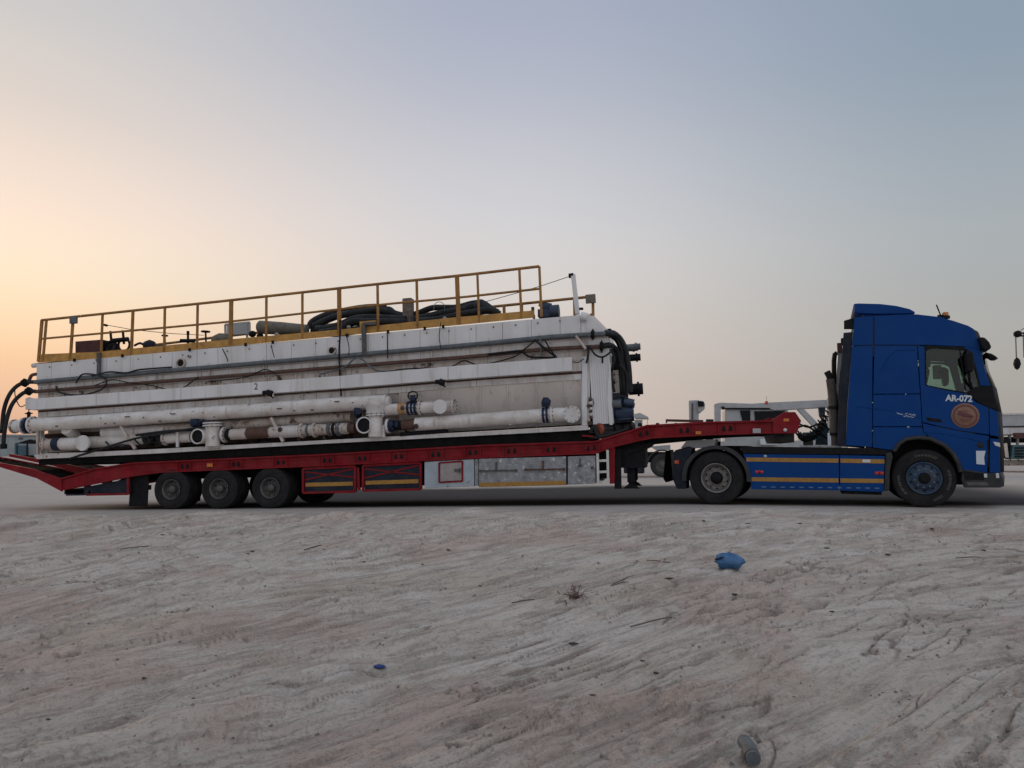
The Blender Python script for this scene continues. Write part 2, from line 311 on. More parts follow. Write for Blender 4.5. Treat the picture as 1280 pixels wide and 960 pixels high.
def ground_h(x, y, want_mask=False):
    x = np.asarray(x, float); y = np.asarray(y, float)
    yc = np.maximum(y, -16.0)
    base = -0.58 * np.clip((-yc - 1.3) / 14.0, 0, 1) ** 1.15
    xc = np.clip(x, -26, 12); base = base + np.where(xc < 0, 0.0225 * xc, 0.010 * xc)
    base = base + sst(y, 5, 50) * (0.42 - 0.016 * np.clip(x, -60, 30))
    rough = sst(-y + 0.9 * fbm(x * 0.6, y * 0.6, 2, 3), 0.7, 3.0) * (1 - 0.6 * sst(np.hypot(x, y + 15.7), 40, 90))
    # tracks sweep across the lot, nearly along the lorry, curving a little
    wx = x + 0.6 * fbm(x * 0.12, y * 0.12, 91, 2); wy = y + 0.5 * fbm(x * 0.10 + 5, y * 0.10, 92, 2)
    def tracks(deg): a_ = math.radians(deg); return wx * math.cos(a_) + wy * math.sin(a_), -wx * math.sin(a_) + wy * math.cos(a_)
    # three families of tracks: steeply away on the left, slanting in the middle, flatter on the right
    n_ = 2.5 * fbm(x * 0.22, y * 0.22, 7, 2); wl = sst(-x + n_, 3.0, 6.0); wr = sst(x + n_, 0.0, 3.0)
    U = [tracks(d_) for d_ in (82, 51, 30)]; Wt = (wl, (1 - wl) * (1 - wr), (1 - wl) * wr)
    u, v = U[1]; u2_, v2_ = U[2]; v = v + 0.2 * np.sin(u * 0.22 + 1.0); U[1] = (u, v)
    broad = 0.08 * fbm(x * 0.35, y * 0.35, 3, 3)
    def fam3(su, sv, sd, o, g): return sum(w_ * fbm(uu * su, vv * sv, sd + i, o, g) for i, (w_, (uu, vv)) in enumerate(zip(Wt, U)))
    s1 = fam3(0.14, 1.6, 11, 3, 0.55); s2 = fam3(0.35, 5.0, 23, 3, 0.6)
    s3 = fam3(1.0, 14, 31, 3, 0.6)
    s4 = fam3(0.10, 3.6, 41, 2, 0.6)
    iso = fbm(x * 7, y * 7, 47, 4, 0.62)
    h = base + rough * (broad + 0.07 * s1 + 0.042 * s2 + 0.020 * s3 + 0.060 * s4)
    # torn edges: little scarps where the crust breaks along the tracks
    e = s1 * 0.9 + 0.30 * s2 + 0.16 * iso
    step = lambda lv, w, hh: hh * sst(e, lv, lv + w)
    torn = sst(fbm(u * 0.6, v * 1.1, 61, 3), -0.04, 0.16)
    h = h + rough * torn * (step(0.14, 0.03, 0.020) + step(-0.10, 0.03, 0.018) + step(0.30, 0.03, 0.018) + step(-0.27, 0.025, 0.014))
    e2_ = s2 + 0.35 * s3 + 0.25 * iso; torn2 = sst(fbm(u * 1.1, v * 2.0, 67, 3), 0.02, 0.2)
    h = h + rough * torn2 * 0.013 * (sst(e2_, 0.10, 0.14) + sst(e2_, -0.22, -0.18))
    crumb = torn * (np.exp(-((e - 0.15) / 0.035) ** 2) + np.exp(-((e + 0.09) / 0.035) ** 2)) + 0.6 * torn2 * np.exp(-((e2_ - 0.12) / 0.04) ** 2)
    clod = np.maximum(fbm(x * 14, y * 14, 71, 4, 0.6), 0)
    h = h + rough * (0.008 * iso + 0.007 * np.clip(crumb, 0, 1) * clod + 0.009 * clod * sst(fbm(x * 0.9, y * 0.9, 73, 2), 0.0, 0.3))
    # drying cracks that follow the tracks, broken into short pieces
    cr = 0
    for su, sv, w_, sd, dp in ((0.35, 4.2, 0.022, 101, 0.024), (0.5, 8.0, 0.035, 111, 0.018), (1.2, 3.4, 0.018, 121, 0.018), (0.25, 2.2, 0.012, 131, 0.03)):
        q_ = fbm(u * su + 0.05 * iso, v * sv + 0.10 * iso, sd, 2); br = sst(fbm(u * 1.4, v * 2.6, sd + 5, 2), 0.05, 0.2)
        c_ = br * np.exp(-(q_ / w_) ** 2); h = h - rough * dp * c_; cr = np.maximum(cr, c_)
    crumb = np.maximum(crumb * 0.45, cr)
    # compacted road strip under the lorry
    h = h + (1 - rough) * (0.006 * fbm(x * 0.8, y * 5, 81, 3)) - 0.006
    if want_mask == 'all': return h, np.clip(crumb, 0, 1) * rough, rough, wl, wr
    if want_mask: return h, np.clip(crumb, 0, 1) * rough, rough
    return h
def ghit(px, py):
    d = ray(px, py); t = np.concatenate([np.arange(2.0, 24, 0.01), np.arange(24, 80, 0.1)])
    X = CAM.x + d.x * t; Y = CAM.y + d.y * t; Z = CAM.z + d.z * t; H = ground_h(X, Y); i = int(np.argmax(Z <= H))
    return Vector((float(X[i]), float(Y[i]), float(H[i])))

def build_ground():
    rr = list(np.geomspace(3.0, 22.0, 640)) + list(np.geomspace(22.6, 60, 50)) + list(np.geomspace(66, 3000, 24))
    rr = [0.4, 1.0, 1.6, 2.1, 2.6] + rr
    fa = math.pi / 2 + YAW
    th = list(np.linspace(fa - math.radians(42), fa + math.radians(42), 1020)) + list(np.linspace(fa + math.radians(44), fa + math.radians(316), 110))
    nr, nt_ = len(rr), len(th); R_, T_ = np.meshgrid(rr, th, indexing='ij')
    X = CAM.x + R_ * np.cos(T_); Y = CAM.y + R_ * np.sin(T_)
    H, mask, rough, WL, WR = ground_h(X, Y, 'all')
    co = np.stack([X, Y, H], -1).reshape(-1, 3)
    co = np.vstack([co, [CAM.x, CAM.y, float(H[0].mean())]])
    i = np.arange(nr - 1)[:, None]; j = np.arange(nt_)[None, :]; j2 = (j + 1) % nt_
    q = np.stack(np.broadcast_arrays(i * nt_ + j, (i + 1) * nt_ + j, (i + 1) * nt_ + j2, i * nt_ + j2), -1).reshape(-1, 4)
    tri = np.stack([np.arange(nt_), (np.arange(nt_) + 1) % nt_, np.full(nt_, nr * nt_)], -1)
    me = bpy.data.meshes.new('ground'); me.vertices.add(len(co)); me.vertices.foreach_set('co', co.ravel())
    nl = q.size + tri.size; me.loops.add(nl); me.loops.foreach_set('vertex_index', np.concatenate([q.ravel(), tri.ravel()]))
    me.polygons.add(len(q) + len(tri)); me.polygons.foreach_set('loop_start', np.concatenate([np.arange(len(q)) * 4, q.size + np.arange(len(tri)) * 3]))
    me.polygons.foreach_set('use_smooth', np.ones(len(q) + len(tri), bool))
    me.update(calc_edges=True)
    a = me.attributes.new('crumb', 'FLOAT', 'POINT'); a.data.foreach_set('value', np.append(mask.ravel(), 0).astype(np.float32))
    shade_band = sst(Y, -0.35, 0.5) * sst(X, -15, -11.5) * (1 - sst(X, 7, 11)); shade_band = shade_band * (1 - 0.06 * sst(Y, 2.0, 3.6)) * (1 - sst(Y + 0.8 * fbm(X * .4, Y * .4, 5, 3), 8.5, 10.5))  # shade under the truck painted into the colour, plus darker lane behind it
    for nm_, ar_ in (('left_tracks', WL), ('right_tracks', WR)):
        a = me.attributes.new(nm_, 'FLOAT', 'POINT'); a.data.foreach_set('value', np.append(ar_.ravel(), 0).astype(np.float32))
    a = me.attributes.new('under_truck_shade', 'FLOAT', 'POINT'); a.data.foreach_set('value', np.append(shade_band.ravel(), 0).astype(np.float32))
    a = me.attributes.new('churned', 'FLOAT', 'POINT'); a.data.foreach_set('value', np.append(rough.ravel(), 1).astype(np.float32))
    mt = bpy.data.materials.new('dry churned mud'); mt.use_nodes = True; nt = mt.node_tree; N = nt.nodes.new; L = nt.links.new; b = nt.nodes['Principled BSDF']
    b.inputs['Roughness'].default_value = 1.0; b.inputs['Specular IOR Level'].default_value = 0.0
    tc = N('ShaderNodeTexCoord'); rot = N('ShaderNodeMapping'); rot.inputs['Rotation'].default_value = (0, 0, -math.radians(33)); L(tc.outputs['Object'], rot.inputs[0])
    st = N('ShaderNodeMapping'); st.inputs['Scale'].default_value = (0.22, 1, 1); L(rot.outputs[0], st.inputs[0])
    def noise(src, sc, det=8, r=0.62):
        n = N('ShaderNodeTexNoise'); L(src.outputs[0], n.inputs['Vector']); n.inputs['Scale'].default_value = sc; n.inputs['Detail'].default_value = det; n.inputs['Roughness'].default_value = r; return n.outputs['Fac']
    def mr(x, a, bb, c0=0, c1=1):
        n = N('ShaderNodeMapRange'); L(x, n.inputs[0]); n.inputs[1].default_value = a; n.inputs[2].default_value = bb; n.inputs[3].default_value = c0; n.inputs[4].default_value = c1; return n.outputs[0]
    def mix(f, A, B):
        n = N('ShaderNodeMix'); n.data_type = 'RGBA'; L(f, n.inputs['Factor'])
        for k, v in (('A', A), ('B', B)):
            if isinstance(v, tuple): n.inputs[k].default_value = v
            else: L(v, n.inputs[k])
        return n.outputs['Result']
    def at(nm):
        n = N('ShaderNodeAttribute'); n.attribute_name = nm; return n.outputs['Fac']
    LIGHT = (0.63, 0.55, 0.48, 1); BROWN = (0.56, 0.44, 0.37, 1); DARK = (0.29, 0.235, 0.20, 1); PALE = (0.68, 0.615, 0.555, 1); OCHRE = (0.55, 0.46, 0.35, 1)
    fams = []
    for dg in (82, 51, 30):
        r0 = N('ShaderNodeMapping'); r0.inputs['Rotation'].default_value = (0, 0, -math.radians(dg)); L(tc.outputs['Object'], r0.inputs[0])
        r1 = N('ShaderNodeMapping'); r1.inputs['Scale'].default_value = (0.12, 1, 1); L(r0.outputs[0], r1.inputs[0]); fams.append(r1)
    def fmix(f, a, b):
        n = N('ShaderNodeMix'); n.data_type = 'FLOAT'; L(f, n.inputs[0]); L(a, n.inputs[2]); L(b, n.inputs[3]); return n.outputs[0]
    def streaks(sc, det, rg): return fmix(at('left_tracks'), fmix(at('right_tracks'), noise(fams[1], sc, det, rg), noise(fams[2], sc, det, rg)), noise(fams[0], sc, det, rg))
    c = mix(mr(noise(st, 1.3), 0.44, 0.60), LIGHT, PALE)
    c = mix(mr(noise(rot, 0.7), 0.50, 0.60, 0, 0.85), c, BROWN)
    c = mix(mr(noise(rot, 0.45, 4), 0.56, 0.66, 0, 0.5), c, OCHRE)
    c = mix(mr(streaks(6, 8, 0.72), 0.49, 0.60, 0, 0.58), c, DARK)
    c = mix(mr(streaks(15, 8, 0.75), 0.50, 0.58, 0, 0.50), c, DARK)
    c = mix(mr(streaks(11, 8, 0.72), 0.53, 0.62, 0, 0.40), c, PALE)
    c = mix(mr(at('crumb'), 0.25, 0.9, 0, 0.9), c, DARK)
    c = mix(mr(noise(rot, 38, 8, 0.75), 0.52, 0.60, 0, 0.5), c, DARK)
    c = mix(mr(noise(rot, 80, 6, 0.75), 0.52, 0.58, 0, 0.35), c, PALE)
    c = mix(mr(at('churned'), 0.0, 0.9, 0.6, 0), c, (0.47, 0.435, 0.405, 1))
    c = mix(mr(at('under_truck_shade'), 0.0, 1.0, 0, 0.96), c, (0.045, 0.046, 0.05, 1))  # near-black mixed in for the shade under the truck
    L(c, b.inputs['Base Color'])
    bp = N('ShaderNodeBump'); bp.inputs['Distance'].default_value = 0.020; bp.inputs['Strength'].default_value = 1
    bp2 = N('ShaderNodeBump'); bp2.inputs['Distance'].default_value = 0.035; bp2.inputs['Strength'].default_value = 0.8
    L(streaks(12, 7, 0.7), bp2.inputs['Height']); L(noise(rot, 34, 8, 0.75), bp.inputs['Height']); L(bp2.outputs[0], bp.inputs['Normal']); L(bp.outputs[0], b.inputs['Normal'])
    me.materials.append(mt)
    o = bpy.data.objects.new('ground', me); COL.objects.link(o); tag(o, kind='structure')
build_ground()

# ------------------------------------------------------------------ wheels
def wheel(root, cx, cy, cz, r, w, face, rimr, kind, dual=False, marks=False):
    """face = -1 when the outer side looks towards -Y"""
    d = face; mt = {'blue': 'bluerim', 'silver': 'silver', 'steel': 'rim'}[kind]
    R0 = rimr
    b = MB()
    # rim barrel and dish, axis -> outward
    if kind == 'blue':      # front wheel: dish stands out
        prof = [(-0.10, R0 * 0.9), (-0.02, R0 * 0.93), (0.0, R0 * 1.0), (0.012, R0 * 1.0), (0.012, R0 * 0.94), (-0.01, R0 * 0.88), (-0.02, R0 * 0.78), (0.02, R0 * 0.68), (0.045, R0 * 0.55), (0.05, R0 * 0.36), (0.05, 0.0)]
    else:                    # dish set deep
        prof = [(-0.16, R0 * 0.85), (-0.10, R0 * 0.86), (-0.02, R0 * 0.93), (0.0, R0), (0.012, R0), (0.012, R0 * 0.95), (-0.02, R0 * 0.88), (-0.09, R0 * 0.82), (-0.12, R0 * 0.72), (-0.11, R0 * 0.55), (-0.10, R0 * 0.3), (-0.10, 0.0)]
    b.lathe([(a, q) for a, q in prof], (0, 0, 0), (0, d, 0), 40)
    wh = b.build('wheel', mt, root, loc=(cx, cy, cz))
    hy = {'blue': 0.035, 'silver': -0.112, 'steel': -0.112}[kind]
    t = MB(); hw = w / 2; c = -hw
    pr = [(c + hw * 0.62, R0 * 0.99), (c + hw * 0.95, R0 * 1.03), (c + hw * 1.0, R0 * 1.12), (c + hw * 1.06, R0 + (r - R0) * 0.5), (c + hw * 1.0, R0 + (r - R0) * 0.78), (c + hw * 0.93, r * 0.972), (c + hw * 0.84, r * 0.994)]
    for g in (0.52, 0.18, -0.18, -0.52):
        pr += [(c + hw * (g + 0.045), r), (c + hw * (g + 0.03), r - 0.016), (c + hw * (g - 0.03), r - 0.016), (c + hw * (g - 0.045), r)]
    pr += [(c - hw * 0.84, r * 0.994), (c - hw * 0.93, r * 0.972), (c - hw * 1.06, R0 + (r - R0) * 0.5), (c - hw * 0.95, R0 * 1.03), (c - hw * 0.6, R0 * 0.99)]
    t.lathe(pr, (0, 0, 0), (0, d, 0), 56); t.build('tyre', 'rubber', wh)
    if dual:
        t2 = MB(); t2.lathe([(a - w * 1.12, q) for a, q in pr], (0, 0, 0), (0, d, 0), 40); t2.build('tyre', 'rubber', wh)
    # hub
    hb = MB()
    if kind == 'blue':
        hb.lathe([(0.04, R0 * .36), (0.075, R0 * .33), (0.10, R0 * .26), (0.105, R0 * .18), (0.10, 0)], (0, 0, 0), (0, d, 0), 24)
        hb.build('hub_cap', 'black', wh)
    else:
        hb.lathe([(-0.10, R0 * .42), (-0.06, R0 * .40), (-0.03, R0 * .36), (0.0, R0 * .30), (0.01, R0 * .15), (0.01, 0)], (0, 0, 0), (0, d, 0), 24)
        hb.build('hub_cap', 'black' if kind == 'silver' else 'rim', wh)
    nn = 10; nut = hole = None
    for i in range(nn):
        a = 2 * math.pi * i / nn + 0.2; x, z = math.cos(a) * R0 * 0.55, math.sin(a) * R0 * 0.55
        if nut is None:
            nb = MB(); nb.cyl((0, 0, 0), (0, d * 0.035, 0), R0 * 0.055, 6); nut = nb.build('wheel_nut', 'silver' if kind != 'steel' else 'rim', wh, loc=(x, d * hy + d * 0.004, z))
        else: copy_part(nut, wh, (x, d * (hy + 0.004), z))
    nh = 10 if kind != 'steel' else 8
    for i in range(nh):
        a = 2 * math.pi * (i + 0.5) / nh; rh = R0 * (0.745 if kind != 'blue' else 0.73); x, z = math.cos(a) * rh, math.sin(a) * rh
        yy = d * (-0.128 + 0.016) if kind != 'blue' else d * 0.004
        if hole is None:
            nb = MB(); nb.cyl((0, -0.004 * d, 0), (0, d * 0.004, 0), R0 * 0.085, 10); hole = nb.build('hand_hole', 'black', wh, loc=(x, yy, z))
        else: copy_part(hole, wh, (x, yy, z))
    if marks:   # worn raised lettering round the sidewall
        tm = MB(); rm = R0 + (r - R0) * 0.52
        for a0, a1 in ((60, 108), (-28, 22), (175, 225), (-70, -48)):
            a = a0
            while a < a1:
                aa = math.radians(a); hh = random.uniform(0.016, 0.028)
                p = Vector((math.cos(aa) * (rm - hh), d * 0.014, math.sin(aa) * (rm - hh))); q = Vector((math.cos(aa) * (rm + hh), d * 0.012, math.sin(aa) * (rm + hh)))
                tm.bar(p, q, 0.008, 0.004); a += random.uniform(2.2, 4.2)
        o = tm.build('sidewall_lettering', 'tyremark', wh); o['kind'] = 'stuff'
    return wh

# ------------------------------------------------------------------ semi trailer
TR = thing('semi_trailer', 'red low-bed semi trailer with three axles carrying the white tank skid', 'trailer', (0, 0, 0))
TW = 2.62
def pl(pts, Y=0.0):
    r = []
    for x, y in pts: q = P(x, y, Y); r.append((q.x, q.z))
    return r
top = [(75, 598), (117, 585.5), (165, 578), (200, 576.5), (400, 567.5), (600, 556), (744, 551), (790, 537), (808, 531), (883, 527), (967, 525)]
bot = [(77, 613), (163, 596), (200, 591), (400, 583), (600, 573), (744, 567.5), (769, 558.5), (800, 551), (817, 548), (892, 544), (967, 542)]
tw = pl(top); bw = pl(bot)
def interp(pts, x):
    for (a, b), (c, d) in zip(pts, pts[1:]):
        if x <= c: return b + (d - b) * (x - a) / (c - a)
    return pts[-1][1]
def ztop(x): return interp(tw, x)
def zbot(x): return interp(bw, x)
for s, y0 in ((1, 0.0), (-1, TW)):
    f = lambda o: y0 + s * o
    tops = tw; bots = bw
    b = MB(); b.prism(tops + bots[::-1], f(0.05), f(0.075)); web = b.build('side_beam', 'red', TR)
    fl = MB()
    for (x0, z0), (x1, z1) in zip(tops, tops[1:]): fl.bar((x0, f(0.06), z0 - 0.018), (x1, f(0.06), z1 - 0.018), 0.036, 0.12)
    fl.build('top_flange', 'red', TR, bevel=0.004)
    fl = MB()
    for (x0, z0), (x1, z1) in zip(bots, bots[1:]): fl.bar((x0, f(0.06), z0 + 0.014), (x1, f(0.06), z1 + 0.014), 0.028, 0.10)
    fl.build('bottom_flange', 'red', TR, bevel=0.004)
    # mid rib line
    mr_ = MB()
    xs = np.linspace(-12.6, -1.7, 24)
    for x0, x1 in zip(xs, xs[1:]):
        mr_.bar((x0, f(0.045), ztop(x0) * 0.62 + zbot(x0) * 0.38), (x1, f(0.045), ztop(x1) * 0.62 + zbot(x1) * 0.38), 0.02, 0.02)
    mr_.build('rub_rail', 'red', TR)
    # stake pockets: doubled brackets
    pk = [230, 294, 350, 408, 452, 497.5, 544, 590.6, 639, 688.5, 739, 805, 856, 910]
    for px in pk:
        x = P(px, 565).x; zt, zb = ztop(x), zbot(x); h = zt - zb; sl_ = (ztop(x + 0.2) - ztop(x - 0.2)) / 0.4
        for k in (-0.065, 0.065):
            pb = MB(); zz = (zt + zb) / 2 + k * sl_; pb.prism([(x + k - 0.038, zz - 0.055), (x + k + 0.038, zz - 0.055), (x + k + 0.015, zz + 0.045), (x + k - 0.015, zz + 0.045)], f(0.028), f(0.06))
            pb.build('stake_pocket', 'black', TR)
        for k in (-0.17, 0.17):
            g = MB(); g.box((x + k - 0.008, f(0.012), zb + 0.02 + k * sl_), (x + k + 0.008, f(0.052), zt - 0.03 + k * sl_)); g.build('stiffener', 'red', TR)
# end of the gooseneck: raised nose plates
for y0, y1 in ((-0.01, 0.10), (TW - 0.10, TW + 0.01)):
    b = MB(); b.prism(pl([(966, 542), (966, 524), (980.6, 515), (994, 515), (1001.5, 526), (996, 542)]), y0, y1); b.build('nose_plate', 'red', TR, bevel=0.01)
b = MB(); x0, z0 = pl([(968, 540)])[0]; x1, z1 = pl([(995, 528)])[0]; b.box((x0, 0.1, z0 + 0.02), (x1, TW - 0.1, z1)); b.build('headboard', 'red', TR)
b = MB(); b.prism(pl([(970, 541), (993, 541), (993, 553), (974, 553)], 0.3), 0.3, TW - 0.3); b.build('nose_box', 'plastic', TR, bevel=0.01)
# deck planks across: low bed + gooseneck
def deck_plank(xa, xb, dz, mtn, base=[None]):
    m_ = (xa + xb) / 2; b = MB(); za, zb_ = ztop(xa) + dz, ztop(xb) + dz
    b.prism([(xa, za - 0.05), (xb, zb_ - 0.05), (xb, zb_), (xa, za)], 0.12, TW - 0.12); return b.build('deck_plank', mtn, TR)
x = -12.7
while x < -1.6:
    deck_plank(x, x + 0.22, -0.012 + random.uniform(-0.004, 0.004), 'timber'); x += 0.235
x = -1.5
while x < 2.2:
    deck_plank(x, x + 0.26, -0.03 + random.uniform(-0.003, 0.003), 'red'); x += 0.275
# chassis rails and cross members (dark)
for yy in (0.75, 1.75):
    b = MB(); b.prism([(-13.2, 0.36), (-12.2, 0.74), (-8, 0.93), (-1.6, 1.22), (-1.6, 0.85), (-8, 0.50)], yy, yy + 0.12); b.build('chassis_rail', 'black', TR)
    b = MB(); b.prism(pl([(744, 556), (800, 541), (990, 530), (990, 541), (885, 549), (812, 556), (776, 570), (744, 580)], yy), yy, yy + 0.12); b.build('gooseneck_rail', 'black', TR)
b = MB(); b.prism([(-7.9, 0.22), (-2.0, 0.48), (-2.0, 0.78), (-7.9, 0.52)], 0.35, TW - 0.2); b.build('belly_box', 'black', TR)
# rusty rails lying proud on the gooseneck deck
b = MB(); a = P(833, 525.5, 0.5); c_ = P(879, 526.5, 0.5); b.bar(a, c_, 0.05, 0.06); b.bar(P(833, 529, .5), P(833, 524, .5), 0.03); b.build('deck_rail', 'maroon', TR)
for px in (800, 822, 845, 862, 888):
    b = MB(); q = P(px, 530, 0.16); b.prism([(q.x - 0.05, q.z - 0.05), (q.x + 0.05, q.z - 0.05), (q.x + 0.03, q.z + 0.02), (q.x - 0.03, q.z + 0.02)], 0.1, 0.2); b.build('lashing_lug', 'black', TR)
# wheels: three axles with twin tyres
for k, (px, py) in enumerate(((213.3, 612), (273, 611), (337, 610))):
    cx = P(px, py).x; zc = 0.0225 * cx + 0.448
    wheel(TR, cx, 0.02, zc, 0.455, 0.26, -1, 0.235, 'steel', dual=True)
    wheel(TR, cx, TW - 0.02, zc, 0.455, 0.26, 1, 0.235, 'steel', dual=True)
    b = MB(); b.cyl((cx, 0.35, zc), (cx, TW - 0.35, zc), 0.08, 14); b.build('axle', 'black', TR)
    b = MB(); b.prism([(cx + i, zc + 0.455 + j) for i, j in ((-0.46, -0.05), (-0.30, 0.035), (0.30, 0.035), (0.46, -0.05), (0.46, -0.03), (0.30, 0.055), (-0.3, 0.055), (-0.46, -0.03))], 0.14, TW - 0.14); b.build('mudguard', 'black', TR)
# mudflap, rear slope, bumper
b = MB(); b.prism(pl([(163, 596), (186, 594), (184, 633), (161, 633)], 0.15), 0.15, 0.17); b.build('mudflap', 'black', TR)
b = MB(); b.prism(pl([(163, 596), (186, 594), (184, 633), (161, 633)], 0.15), 2.2, 2.22); b.build('mudflap', 'black', TR)
b = MB(); b.prism(pl([(79, 613.5), (160, 598), (159, 617), (110, 619), (108, 612), (104, 619.5), (78, 620)]), 0.10, 0.14); b.build('rear_side_panel', 'dblue', TR)
b = MB(); b.bar(P(109, 618.5, 0.06), P(160, 617.5, 0.06), 0.05, 0.05); b.bar(P(160.5, 597, 0.06), P(160.5, 618, 0.06), 0.05, 0.05); b.build('rear_side_frame', 'red', TR)
q = P(92, 615); b = MB(); b.box((q.x - 0.35, 0.1, q.z - 0.06), (q.x + 0.2, TW - 0.1, q.z + 0.07)); b.build('rear_bumper', 'black', TR, bevel=0.01)
# beavertail slope between the side beams: cross slats
xa, za = tw[0]; xb, zb = tw[2]
for k in range(9):
    t0 = k / 9; t1 = t0 + 0.07
    b = MB(); b.prism([(xa + (xb - xa) * t0, za + (zb - za) * t0 - 0.05), (xa + (xb - xa) * t1, za + (zb - za) * t1 - 0.05), (xa + (xb - xa) * t1, za + (zb - za) * t1 - 0.01), (xa + (xb - xa) * t0, za + (zb - za) * t0 - 0.01)], 0.12, TW - 0.12)
    b.build('slope_slat', 'black', TR)
# two loading ramps folded out behind, rising to the left
rp_top = pl([(76, 598), (40, 586), (0, 578.5), (-60, 567)]); rp_bot = pl([(77, 614.5), (46, 598), (0, 584), (-60, 571)])
for (y0, y1) in ((0.0, 0.95), (TW - 0.95, TW)):
    rp = MB(); rp.prism(rp_top + rp_bot[::-1], y0, y0 + 0.05); r_ = rp.build('ramp', 'red', TR, bevel=0.004)
    rp = MB(); rp.prism(rp_top + rp_bot[::-1], y1 - 0.05, y1); rp.build('ramp_rail', 'red', r_)
    n = 22
    for k in range(n):
        t = (k + 0.3) / n; tt = t * (len(rp_top) - 1); i = int(tt); fr_ = tt - i
        x_ = rp_top[i][0] + (rp_top[i + 1][0] - rp_top[i][0]) * fr_; z_ = rp_top[i][1] + (rp_top[i + 1][1] - rp_top[i][1]) * fr_
        b = MB(); b.box((x_ - 0.03, y0 + 0.05, z_ - 0.07), (x_ + 0.03, y1 - 0.05, z_ - 0.02)); b.build('ramp_slat', 'black', r_)
# side guards
def guard(x0, y0, x1, y1, ya, yb):
    b = MB(); b.prism(pl([(x0, y0), (x1, y1), (x1, yb), (x0, ya)]), 0.09, 0.12); g = b.build('side_guard', 'dblue', TR)
    b = MB(); A, B, C_, D = [P(*p, 0.07) for p in ((x0, y0), (x1, y1), (x1, yb), (x0, ya))]
    for p, q in ((A, B), (B, C_), (C_, D), (D, A)): b.bar(p, q, 0.05, 0.05)
    b.build('guard_frame', 'red', g, bevel=0.004)
    a0, a1 = P(x0 + 3, ya - 10, 0.085), P(x1 - 3, yb - 10, 0.085)
    b = MB(); b.bar(a0, a1, 0.085, 0.012); b.build('reflective_strip', 'stripe', g)
    for p, q in (((x0 + 2, y0 + 4), (x1 - 2, yb - 18)), ((x0 + 2, ya - 16), (x1 - 2, y1 + 3))):
        b = MB(); b.bar(P(*p, 0.08), P(*q, 0.08), 0.03, 0.012); b.build('brace', 'red', g)
guard(379, 586, 444, 583, 616, 614.5); guard(454, 582, 526, 578.5, 613.5, 611.5)
b = MB(); b.bar(P(448, 584, 0.1), P(449, 613, 0.1), 0.05, 0.06); b.build('guard_post', 'red', TR)
# pale battery box with framed hatch
b = MB(); b.prism(pl([(530, 577.5), (592, 574), (592, 608), (530, 610.5)]), 0.03, 0.6); bx_ = b.build('battery_box', 'palebox', TR, bevel=0.008)
b = MB(); A, B, C_, D = [P(*p, 0.02) for p in ((549, 578.5), (578, 576.5), (578, 601.5), (549, 603))]
for p, q in ((A, B), (B, C_), (C_, D), (D, A)): b.bar(p, q, 0.035, 0.02)
b.build('hatch_frame', 'red', bx_)
b = MB(); b.prism(pl([(550.5, 580), (576.5, 578.3), (576.5, 600), (550.5, 601.5)]), 0.015, 0.03); b.build('hatch', 'pinkdoor', bx_)
b = MB(); q = P(572, 588, 0); b.box((q.x - 0.07, -0.005, q.z - 0.03), (q.x + 0.07, 0.02, q.z + 0.03)); b.bar((q.x + 0.05, -0.006, q.z + 0.06), (q.x + 0.05, -0.006, q.z - 0.06), 0.018); b.build('hatch_latch', 'steel', bx_)
b = MB(); b.prism(pl([(593, 574), (597, 573.7), (597, 607.5), (593, 608)]), 0.05, 0.5); b.build('box_post', 'galv', TR)
def toolbox(x0, t0, x1, t1, b0, b1, rods, strip):
    b = MB(); b.prism(pl([(x0, t0), (x1, t1), (x1, b1), (x0, b0)]), 0.02, 0.62); g = b.build('tool_box', 'galv', TR, bevel=0.01)
    for rx0, rx1, ry in rods:
        r = MB(); r.bar(P(rx0, ry, -0.01), P(rx1, ry - 0.5, -0.01), 0.034, 0.034); mx = rx0 + (rx1 - rx0) * 0.45
        r.bar(P(mx, ry - 11, -0.01), P(mx, ry, -0.01), 0.036, 0.034); r.bar(P(rx0, ry - 1.5, -0.005), P(rx0, ry + 1.5, -0.005), 0.05, 0.03); r.bar(P(rx1, ry - 2, -0.005), P(rx1, ry + 1, -0.005), 0.05, 0.03)
        r.build('lock_rod', 'brown' if rx0 > 650 else 'steel', g)
    if strip:
        r = MB(); r.bar(P(x0 + 1, b0 - 3, 0.012), P(x1 - 1, b1 - 3, 0.012), 0.085, 0.012); r.build('reflective_strip', 'stripe', g)
    return g
toolbox(598, 573.5, 707.5, 570.5, 609, 606.5, ((600, 645, 588.5), (657, 705, 587)), True)
g = toolbox(709.5, 570.5, 744.5, 569.5, 606, 604.5, (), False)
r = MB(); r.bar(P(725, 573, 0.0), P(725, 582, 0.0), 0.02, 0.02); r.bar(P(722, 582, 0), P(728, 582, 0), 0.03, 0.02); r.bar(P(740, 583, 0), P(740, 586, 0), 0.05, 0.03); r.build('latch', 'steel', g)
# the same guards and boxes on the far side
for (a0, a1, t0, t1, c0, c1, mt_, nm) in ((379, 444, 586, 583, 616, 614.5, 'dblue', 'side_guard'), (454, 526, 582, 578.5, 613.5, 611.5, 'dblue', 'side_guard'), (530, 592, 577.5, 574, 610, 608, 'palebox', 'tool_box'), (598, 744, 573.5, 569.5, 609, 605, 'galv', 'tool_box')):
    b = MB(); b.prism(pl([(a0, t0), (a1, t1), (a1, c1), (a0, c0)]), TW - (0.12 if 'guard' in nm else 0.6), TW - 0.06); b.build(nm, mt_, TR)
